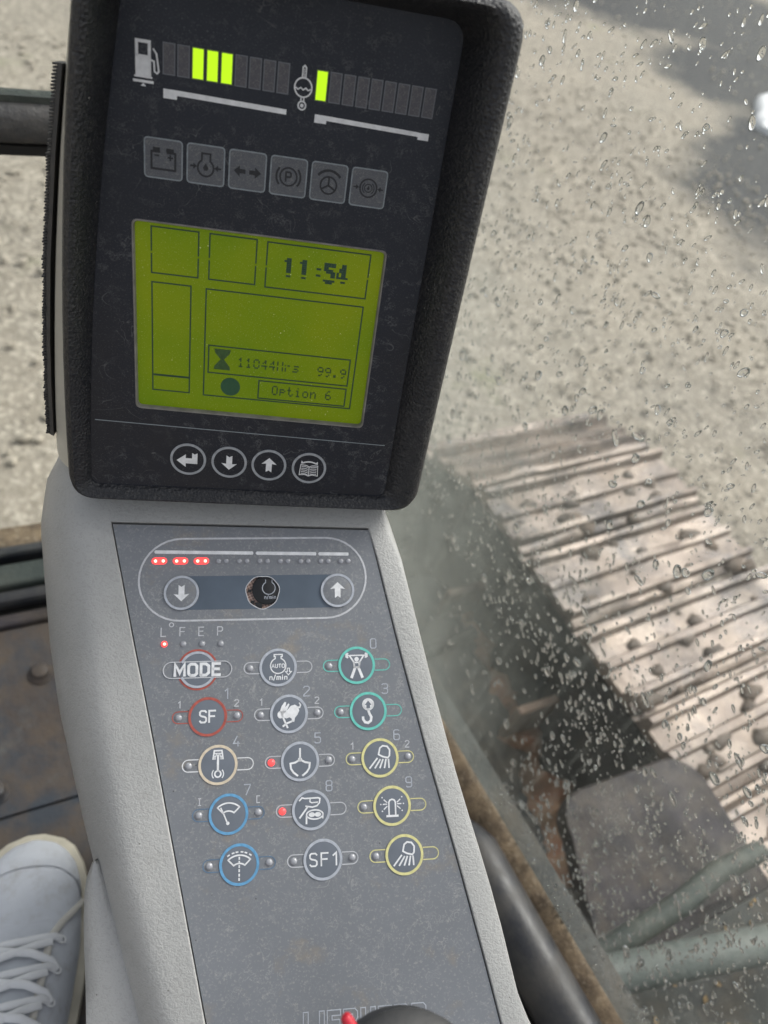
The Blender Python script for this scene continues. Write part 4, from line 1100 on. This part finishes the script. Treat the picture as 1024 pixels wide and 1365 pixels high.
    mb = MB(.001); mb.loft([[(x, y, .0) for x, y in w0], [(x, y, .35) for x, y in win(.75)], [(x, y, .30) for x, y in win(.35)], [(x, y, -.5) for x, y in win(0.0, 2.5)], [(x, y, -3.2) for x, y in w1]])
    mb.build('screen_bezel', 'bezel', monitor, smooth=True, angle=30)
    mb = MB(.001); mb.rect(-1, -92, 117, 1, -3.4, -2.6); lcd = mb.build('green_screen', 'lcd', monitor)
    Z0, Z1 = -2.6, -2.5
    def part(name, mb, mat, parent=monitor, loc=None, smooth=False): return mb.build(name, mat, parent, loc, smooth)
    def frame_box(x0, y0, x1, y1, gaps=()):
        b = MB(.001); w = .62
        b.rect(x0, -y0 - w, x1, -y0, Z0, Z1); b.rect(x0, -y1, x1, -y1 + w, Z0, Z1)
        for x in (x0, x1 - w):
            ys = [y0 + w] + [q for g in gaps for q in (g - .5, g + .5)] + [y1 - w]
            for i in range(0, len(ys), 2): b.rect(x, -ys[i + 1], x + w, -ys[i], Z0, Z1)
        part('frame_line', b, 'lcd_ink', lcd)
    frame_box(7.0, 1.7, 28.8, 23.3, (13.5,)); frame_box(33.2, 1.7, 55.3, 23.3, (13.6,)); frame_box(59.6, 2.1, 108.8, 23.8, (13.7,))
    frame_box(7.1, 27.0, 25.7, 82.4); frame_box(32.2, 27.4, 108.5, 82.8); frame_box(34.2, 55.3, 105.6, 70.2); frame_box(59.8, 71.4, 105.4, 81.7)
    b = MB(.001); b.rect(7.8, -74.4, 25.1, -73.4, Z0, Z1); part('level_line', b, 'lcd_ink', lcd)
    b = MB(.001); b.disc((45.9, -76.6), 4.9, Z0, Z1, 28); part('round_icon', b, 'lcd_icon', lcd)
    b = MB(.001); b.poly([(37.2, -57.0), (45.4, -57.0), (44.8, -59.2), (42.2, -62.2), (40.4, -62.2), (37.8, -59.2)], Z0, Z1); b.poly([(40.6, -62.2), (42.0, -62.2), (45.0, -66.0), (45.4, -67.8), (37.2, -67.8), (37.6, -66.0)], Z0, Z1); part('hourglass_icon', b, 'lcd_faint', lcd)
    PIX = {'1': '00100 01100 00100 00100 00100 00100 01110', '0': '01110 10001 10001 10001 10001 10001 01110', '4': '00010 00110 01010 10010 11111 00010 00010', 'A': '01110 10001 10001 00000 10001 10001 10001',
           'H': '10001 10001 10001 11111 10001 10001 10001', 'r': '00000 00000 10110 11001 10000 10000 10000', 's': '00000 00000 01111 10000 01110 00001 11110', '9': '01110 10001 10001 01111 00001 00010 01100',
           '.': '00000 00000 00000 00000 00000 01100 01100', 'O': '01110 10001 10001 10001 10001 10001 01110', 'p': '00000 00000 11110 10001 11110 10000 10000', 't': '01000 01000 11100 01000 01000 01001 00110',
           'i': '00100 00000 01100 00100 00100 00100 01110', 'o': '00000 00000 01110 10001 10001 10001 01110', 'n': '00000 00000 10110 11001 10001 10001 10001', '6': '00110 01000 10000 11110 10001 10001 01110',
           '5': '11111 10000 11110 00001 00001 10001 01110', ':': '00000 01100 01100 00000 01100 01100 00000', ' ': '00000 ' * 7}
    def lcd_text(s, x, y, cw, px, py, mat, drop_row=None, name='lettering'):
        for k, ch in enumerate(s):
            if ch == ' ': continue
            b = MB(.001)
            for r, bits in enumerate(PIX[ch].split()):
                if r == drop_row: continue
                for q, bit in enumerate(bits):
                    if bit == '1': b.rect(x + k * cw + q * px, -y - (r + 1) * py + .06, x + k * cw + (q + 1) * px - .03, -y - r * py, Z0, Z1)
            if b.v: part(name, b, mat, lcd)
    lcd_text('11044Hrs', 48.9, 60.4, 3.95, .62, .72, 'lcd_ink2', 3)
    lcd_text('99.9', 89.2, 61.0, 3.9, .62, .72, 'lcd_ink2', 4)
    lcd_text('Option 6', 67.0, 73.7, 3.95, .60, .74, 'lcd_ink2')
    # clock in bold pixels; one pixel row of the panel is dead
    BIG = {'1': ['0110', '1110', '0110', '0110', '0110', '0110', '0110', '----', '0110'], ':': ['0000', '0000', '0000', '0110', '0000', '0000', '0110', '----', '0000'],
           '5': ['11111', '11111', '11000', '11110', '01111', '00011', '00011', '-----', '11111', '01110'], '4': ['00110', '00110', '01110', '01110', '10110', '10110', '11111', '-----', '00110']}
    x = 68.2
    for ch, dx in (('1', 7.3), ('1', 6.9), (':', 4.7), ('5', 6.2), ('4', 6)):
        b = MB(.001)
        for r, bits in enumerate(BIG[ch]):
            for q, bit in enumerate(bits):
                if bit == '1': b.rect(x + q * 1.12, -8.6 - (r + 1) * 1.0 + .05, x + (q + 1) * 1.12 - .02, -8.6 - r * 1.0, Z0, Z1)
        part('lettering', b, 'lcd_ink', lcd); x += dx
    # bar gauges
    def bar(x, y0, lit):
        o = put('gauge_bar', barm[lit], None, monitor, (x * .001, -y0 * .001, 0)); put('bar_edge', bedge[lit], None, o)
    barm = []; bedge = []
    for lit in (0, 1):
        b = MB(.001); b.rect(0, -11.5, 4.9, 0, .02, .14); me_ = b.mesh('gauge_bar'); me_.materials.append(MAT['bar_on' if lit else 'bar_off']); barm.append(me_)
        b = MB(.001); b.stroke([(0.15, -.15), (4.75, -.15), (4.75, -11.35), (.15, -11.35)], .4, .05, .19, True); me_ = b.mesh('bar_edge'); me_.materials.append(MAT['bar_line_on' if lit else 'bar_line']); bedge.append(me_)
    for i in range(9):
        bar(12.9 + i * 5.8, -71.1 + i * .03, int(i in (2, 3, 4))); bar(75.4 + i * 5.8, -70.3, int(i == 0))
    z0, z1 = .02, .16
    b = MB(.001); b.rect(13.1, 50.9, 18.6, 54.4, z0, z1); b.poly([(18.6, 54.4), (18.6, 52.4), (64.0, 51.7), (64.0, 53.7)], z0, z1); part('scale_bar', b, 'white')
    b = MB(.001); b.rect(76.1, 50.4, 81.2, 53.6, z0, z1); b.poly([(81.2, 53.6), (81.2, 51.7), (121.6, 51.0), (121.6, 52.8)], z0, z1); b.rect(121.6, 49.9, 126.4, 52.7, z0, z1); part('scale_bar', b, 'white')
    # fuel pump symbol
    b = MB(.001); zz = (.02, .16)
    b.stroke([(2.6, 65.2), (2.6, 70.2), (7.6, 70.2), (7.6, 65.2)], 1.2, *zz); b.rect(2.0, 57.8, 8.2, 65.4, *zz); b.rect(1.5, 57.2, 8.7, 57.9, *zz)
    b.rect(1.0, 55.4, 9.2, 56.4, *zz); b.poly([(4.0, 54.1), (6.2, 54.1), (5.1, 55.3)], *zz)
    b.stroke([(8.2, 64.0), (9.4, 63.6), (9.6, 60.0), (10.6, 59.4), (11.3, 60.2), (10.8, 63.8), (10.4, 66.4), (9.2, 68.0)], .65, *zz); part('fuel_icon', b, 'white')
    # coolant thermometer symbol
    b = MB(.001); b.ring((70.3, 62.9), 3.6, .6, *zz); b.stroke([(69.6, 66.4), (69.6, 70.3), (70.3, 71.0), (71.0, 70.3), (71.0, 66.4)], .55, *zz); b.stroke([(70.3, 69.8), (70.3, 66.6)], .3, *zz)
    b.stroke([(67.2, 62.6), (68.2, 62.0), (69.2, 62.8), (70.3, 62.0), (71.4, 62.8), (72.4, 62.0), (73.4, 62.6)], .5, *zz)
    b.stroke([(69.7, 59.4), (69.7, 57.6)], .5, *zz); b.stroke([(70.9, 59.4), (70.9, 57.6)], .5, *zz); b.ring((70.3, 56.1), 1.6, .6, *zz, 20); b.disc((70.3, 56.1), .75, *zz, 12); part('temperature_icon', b, 'white')
    # warning tiles
    tl = MB(.001); pts = [(x, y) for x, y, z in rquad((-7.9, -7.9), (7.9, -7.9), (7.9, 7.9), (-7.9, 7.9), (1.6,) * 4, 0, lambda v: 0, 5, 2)]
    tl.poly(pts, .02, .12); tm = tl.mesh('warning_tile'); tm.materials.append(MAT['tile'])
    te = MB(.001); te.stroke(pts, .55, .05, .18, True); tem = te.mesh('tile_edge'); tem.materials.append(MAT['tile_line'])
    def t_batt(b, a, c):
        b.stroke([(-5.0, 2.6), (-5.0, -4.2), (5.0, -4.2), (5.0, 2.6)], .9, a, c); b.stroke([(-5.0, 2.7), (-1.6, 2.7)], .9, a, c); b.stroke([(1.6, 2.7), (5.0, 2.7)], .9, a, c)
        b.rect(-4.4, 2.9, -1.4, 4.4, a, c); b.rect(1.2, 2.9, 4.4, 4.4, a, c); b.stroke([(-3.6, 1.2), (-2.0, 1.2)], .7, a, c); b.stroke([(1.9, .8), (3.9, .8)], .7, a, c); b.stroke([(2.9, 1.8), (2.9, -.2)], .7, a, c)
    def t_oil(b, a, c):
        b.arc((0, -1.2), 3.4, 125, 415, .8, a, c, 20); b.stroke([(-1.7, 1.8), (-1.7, 4.6), (1.9, 4.6), (1.9, 1.8)], .8, a, c); b.poly([(0, .8), (1.2, -1.2), (.7, -2.3), (-.7, -2.3), (-1.2, -1.2)], a, c)
        for s in (-1, 1): b.stroke([(s * 6.4, -.9), (s * 5.0, -.9)], .8, a, c); b.poly([(s * 3.7, -.9), (s * 5.3, .4), (s * 5.3, -2.2)], a, c)
    def t_arrows(b, a, c):
        for s in (-1, 1): b.poly([(s * 6.0, -.4), (s * 3.3, 1.9), (s * 3.3, .5), (s * .8, .5), (s * .8, -1.3), (s * 3.3, -1.3), (s * 3.3, -2.7)], a, c)
    def t_park(b, a, c):
        b.ring((0, 0), 3.7, .75, a, c, 28); text(b, 'P', 0, -1.9, 3.8, .8, a, c); b.arc((0, 0), 5.3, 142, 218, .9, a, c); b.arc((0, 0), 5.3, -38, 38, .9, a, c)
    def t_wheel(b, a, c):
        b.ring((0, -1.2), 3.6, .75, a, c, 28); b.arc((0, -1.2), 6.2, 40, 140, 1.1, a, c, 14)
        for q in (90, 210, 330): b.stroke([(0, -1.2), (3.5 * math.cos(R(q)), -1.2 + 3.5 * math.sin(R(q)))], .8, a, c)
    def t_brake(b, a, c):
        b.ring((0, 0), 3.8, .7, a, c, 28); b.arc((0, 0), 2.6, 130, 230, .45, a, c); b.arc((0, 0), 2.6, -50, 50, .45, a, c); b.ring((0, 0), 1.7, .45, a, c, 18); b.poly([(0, 1.1), (.7, -.2), (0, -.9), (-.7, -.2)], a, c)
        for s in (-1, 1): b.stroke([(s * 6.6, 0), (s * 5.4, 0)], .6, a, c); b.poly([(s * 4.2, 0), (s * 5.6, 1.1), (s * 5.6, -1.1)], a, c)
    for i, fn in enumerate((t_batt, t_oil, t_arrows, t_park, t_wheel, t_brake)):
        o = put('warning_tile', tm, None, monitor, ((13.1 + 17.96 * i) * .001, .02725, 0)); put('tile_edge', tem, None, o)
        b = MB(.001); fn(b, .10, .17); b.build('icon', 'dark_print', o)
    # rule and four buttons
    b = MB(.001); b.poly([(-21.0, -100.9), (129.6, -101.2), (129.6, -100.8), (-21.0, -100.45)], z0, z1); part('rule_line', b, 'tile_line')
    bd = MB(.001).lathe([(8.8, .02), (8.6, .22), (7.8, .3), (.5, .36)], n=36).mesh('button', True); bd.materials.append(MAT['face'])
    rg = MB(.001).ring((0, 0), 8.75, 1.25, .02, .42).mesh('ring'); rg.materials.append(MAT['ring_grey'])
    for i, x in enumerate((25.8, 47.3, 68.5, 90.2)):
        o = put('button', bd, None, monitor, (x * .001, (-119.3 + .2 * i) * .001, 0)); put('ring', rg, None, o)
        b = MB(.001); a, c = .3, .48
        if i == 0: b.poly([(-6.0, -.9), (-1.3, 2.9), (-1.3, .7), (2.0, .7), (2.0, 4.0), (3.4, 3.2), (4.8, 4.0), (4.8, -2.4), (-1.3, -2.4), (-1.3, -4.6)], a, c)
        elif i in (1, 2): arrow(b, 8.6, i == 2, a, c)
        else:
            b.stroke([(0, .9), (-1.6, 1.7), (-4.6, 1.9), (-5.0, -4.4), (-2.0, -4.0), (0, -4.8), (2.0, -4.0), (5.0, -4.4), (4.6, 1.9), (1.6, 1.7)], .4, a, c, True); b.stroke([(0, .9), (0, -4.6)], .45, a, c)
            for k in range(5):
                y = .9 - k * 1.1
                for s in (-1, 1): b.stroke([(s * 4.1, y), (s * 2.0, y), (s * .6, y - .5)], .32, a, c)
            b.arc((0, -3.2), 7.2, 60, 120, .75, a, c, 10); b.poly([(-4.4, 4.4), (-4.6, 2.6), (-2.9, 3.0)], a, c); b.poly([(4.4, 4.4), (4.6, 2.6), (2.9, 3.0)], a, c)
        b.build('icon', 'white', o)
MAT['bezel'] = simple('scuffed_screen_edge', (.27, .255, .235), .5, var=.5, vscale=120)
MAT['tile_line'] = simple('dull_grey_print', (.25, .285, .31), .5, var=.3, vscale=300)
MAT['ring_grey'] = simple('mid_grey_print', (.36, .38, .41), .5, var=.3, vscale=300)
MAT['bar_line'] = simple('bar_edge_print', (.145, .155, .175), .5)
MAT['bar_line_on'] = simple('lit_bar_edge', (.16, .22, .06), .5)
MAT['lcd_ink2'] = simple('lcd_text_ink', (.020, .068, .022), .5, var=.4, vscale=400)
build_monitor()

# ------------------------------------------------------------------ joystick in front of the console
def build_joystick():
    pos = Vector((.0895, -.0155, .536))
    j = thing('joystick', 'black joystick knob with a small red button at the foot of the console', 'joystick', loc=(pos.x, pos.y, .345))
    h = pos.z - .345
    MB().lathe([(.010, h - .05), (.022, h - .045), (.0305, h - .026), (.0315, h - .010), (.0295, h - .002), (.0245, h + .0005)], n=36).build('knob', 'black', j, smooth=True)
    MB().lathe([(.0165, h - .003), (.0165, h + .0008), (.014, h + .0020), (.004, h + .0024)], n=32).build('knob_cap', 'knob_grey', j, smooth=True)
    MB().tube([(-.0085, .0235, h - .005), (-.0112, .0315, h - .0015), (-.0117, .0333, h - .0009), (-.0120, .0340, h - .0007)], .003, 14, [.0022, .0022, .0019, .0009]).build('red_button', 'red_knob', j, smooth=True)
    MB().lathe([(.045, .0), (.043, .012), (.034, .022), (.037, .032), (.026, .055), (.029, .065), (.018, .090), (.0105, .105), (.0105, h - .049)], n=24).build('stem', 'rubber', j, smooth=True)
MAT['knob_grey'] = simple('grey_knob_insert', (.050, .058, .072), .45)
MAT['red_knob'] = simple('red_plastic', (.55, .02, .04), .35)
build_joystick()

# ------------------------------------------------------------------ the shoe
def build_shoe():
    sh = thing('shoe', 'white canvas lace-up shoe with a cream rubber sole standing on the cab floor', 'shoe', loc=(-.026, .292, 0))
    sh.rotation_euler = (0, 0, R(-12))
    # stations from the toe backwards: distance, half width, centre offset, upper height
    S = [(0.000, .004, 0, .030), (.004, .021, 0, .036), (.012, .031, .000, .041), (.025, .040, .000, .047), (.045, .0465, -.001, .053), (.070, .0500, -.002, .060), (.100, .0505, -.003, .070), (.130, .0480, -.004, .082), (.160, .0440, -.005, .094), (.190, .0400, -.005, .102), (.225, .0370, -.004, .104), (.260, .0340, -.003, .104), (.285, .0240, -.002, .100), (.295, .008, -.002, .095)]
    def at(d):
        return [interp([(q[0], q[k]) for q in S], d) for k in (1, 2, 3)]
    so = []
    n = 9
    stations = [s[0] for s in S]
    def outline(k):
        r = [(at(d)[1] + at(d)[0] * k + (.0035 if k > 0 else -.0035), -d + (.006 if d < .002 else .004 if d < .013 else 0)) for d in stations]
        return r
    right = outline(1); left = outline(-1)
    ring = right + left[::-1]
    def lp(z, g):
        cx, cy = 0, -.14
        return [(x + (g if x > 0 else -g), y + (g if y > -.14 else -g) * (1 if abs(y) < .03 or y < -.26 else 0), z) for x, y in ring]
    m = MB(); m.loft([lp(.0, -.002), lp(.003, .0), lp(.022, .001), lp(.0265, .0), lp(.028, -.003)], True, True)
    m.build('sole', 'sole', sh, smooth=True, angle=50)
    def surf(d, t, lift=0.):
        hw, cx, hh = at(d)
        a = t * math.pi / 2
        p = 2.0 if d < .09 else 1.75
        x = math.copysign(abs(math.sin(a)) ** (.86), t) * (hw - .0035 + lift)
        z = .024 + (hh - .024 + lift) * (math.cos(a) ** (.72))
        return (cx + x, -d, z)
    m = MB(); lo = []
    dd = [0.001, .004, .008, .014, .022, .032, .045, .06, .08, .10, .12, .14, .16, .18, .20, .22, .24, .26, .28, .292]
    for d in dd: lo.append([surf(d, -1 + 2 * i / 22) for i in range(23)])
    m.loft(lo, False); m.build('upper', 'canvas', sh, smooth=True, angle=180)
    # toe cap layer
    m = MB(); lo = []
    for d in (.0012, .004, .008, .014, .022, .030):
        lo.append([surf(d + .030 * abs(-1 + 2 * i / 22) ** 2.2 * (d / .030), -1 + 2 * i / 22, .0012) for i in range(23)])
    m.loft(lo, False); m.build('toe_cap', 'canvas', sh, smooth=True, angle=180)
    # eyestay trims, seam band
    for s in (1, -1):
        m = MB(); m.tube([surf(.094 + .016 * k, s * (.30 - .010 * k), .0008) for k in range(9)], .0032, 8, flat=.45); m.build('eyestay_trim', 'sole2', sh, smooth=True)
        m = MB(); m.tube([surf(.060, s * .95, .0008), surf(.066, s * .78, .0012), surf(.074, s * .60, .0012), surf(.083, s * .44, .0012), surf(.095, s * .31, .0012)], .0030, 8, flat=.45); m.build('seam_band', 'sole2', sh, smooth=True)
    m = MB(); lo = []
    for d in (.100, .115, .135, .16, .19, .22): lo.append([surf(d, -.27 + .54 * i / 8, .0006) for i in range(9)])
    m.loft(lo, False); m.build('tongue', 'sock', sh, smooth=True, angle=180)
    for k in range(5):
        d = .098 + .0245 * k
        for s in (1, -1):
            px = surf(d, s * .46, .0006)
            e = MB(); e.stroke([(.0033 * math.cos(6.283 * q / 16), .0033 * math.sin(6.283 * q / 16)) for q in range(16)], .0016, -.0003, .0008, True)
            o = e.build('eyelet', 'lace', sh, px); o.rotation_euler = (R(-22), s * R(34), 0)
        m = MB(); m.tube([surf(d, .45, .0014), surf(d - .002, .34, .0038), surf(d - .001, .18, .0045), surf(d, 0, .0046), surf(d + .001, -.18, .0045), surf(d + .001, -.34, .0038), surf(d, -.45, .0014)], .0031, 10, flat=.36); m.build('lace', 'lace', sh, smooth=True)
        if k < 4:
            for s in (1, -1):
                m = MB(); m.tube([surf(d + .0245, s * .45, .0016), surf(d + .0185, s * .34, .0044), surf(d + .011, s * .12, .0062), surf(d + .0045, -s * .16, .0055), surf(d + .002, -s * .32, .0030)], .0031, 10, flat=.36); m.build('lace', 'lace', sh, smooth=True)
MAT['sole2'] = simple('cream_canvas_trim', (.56, .54, .49), .85, bump=.3, bscale=1500)
build_shoe()
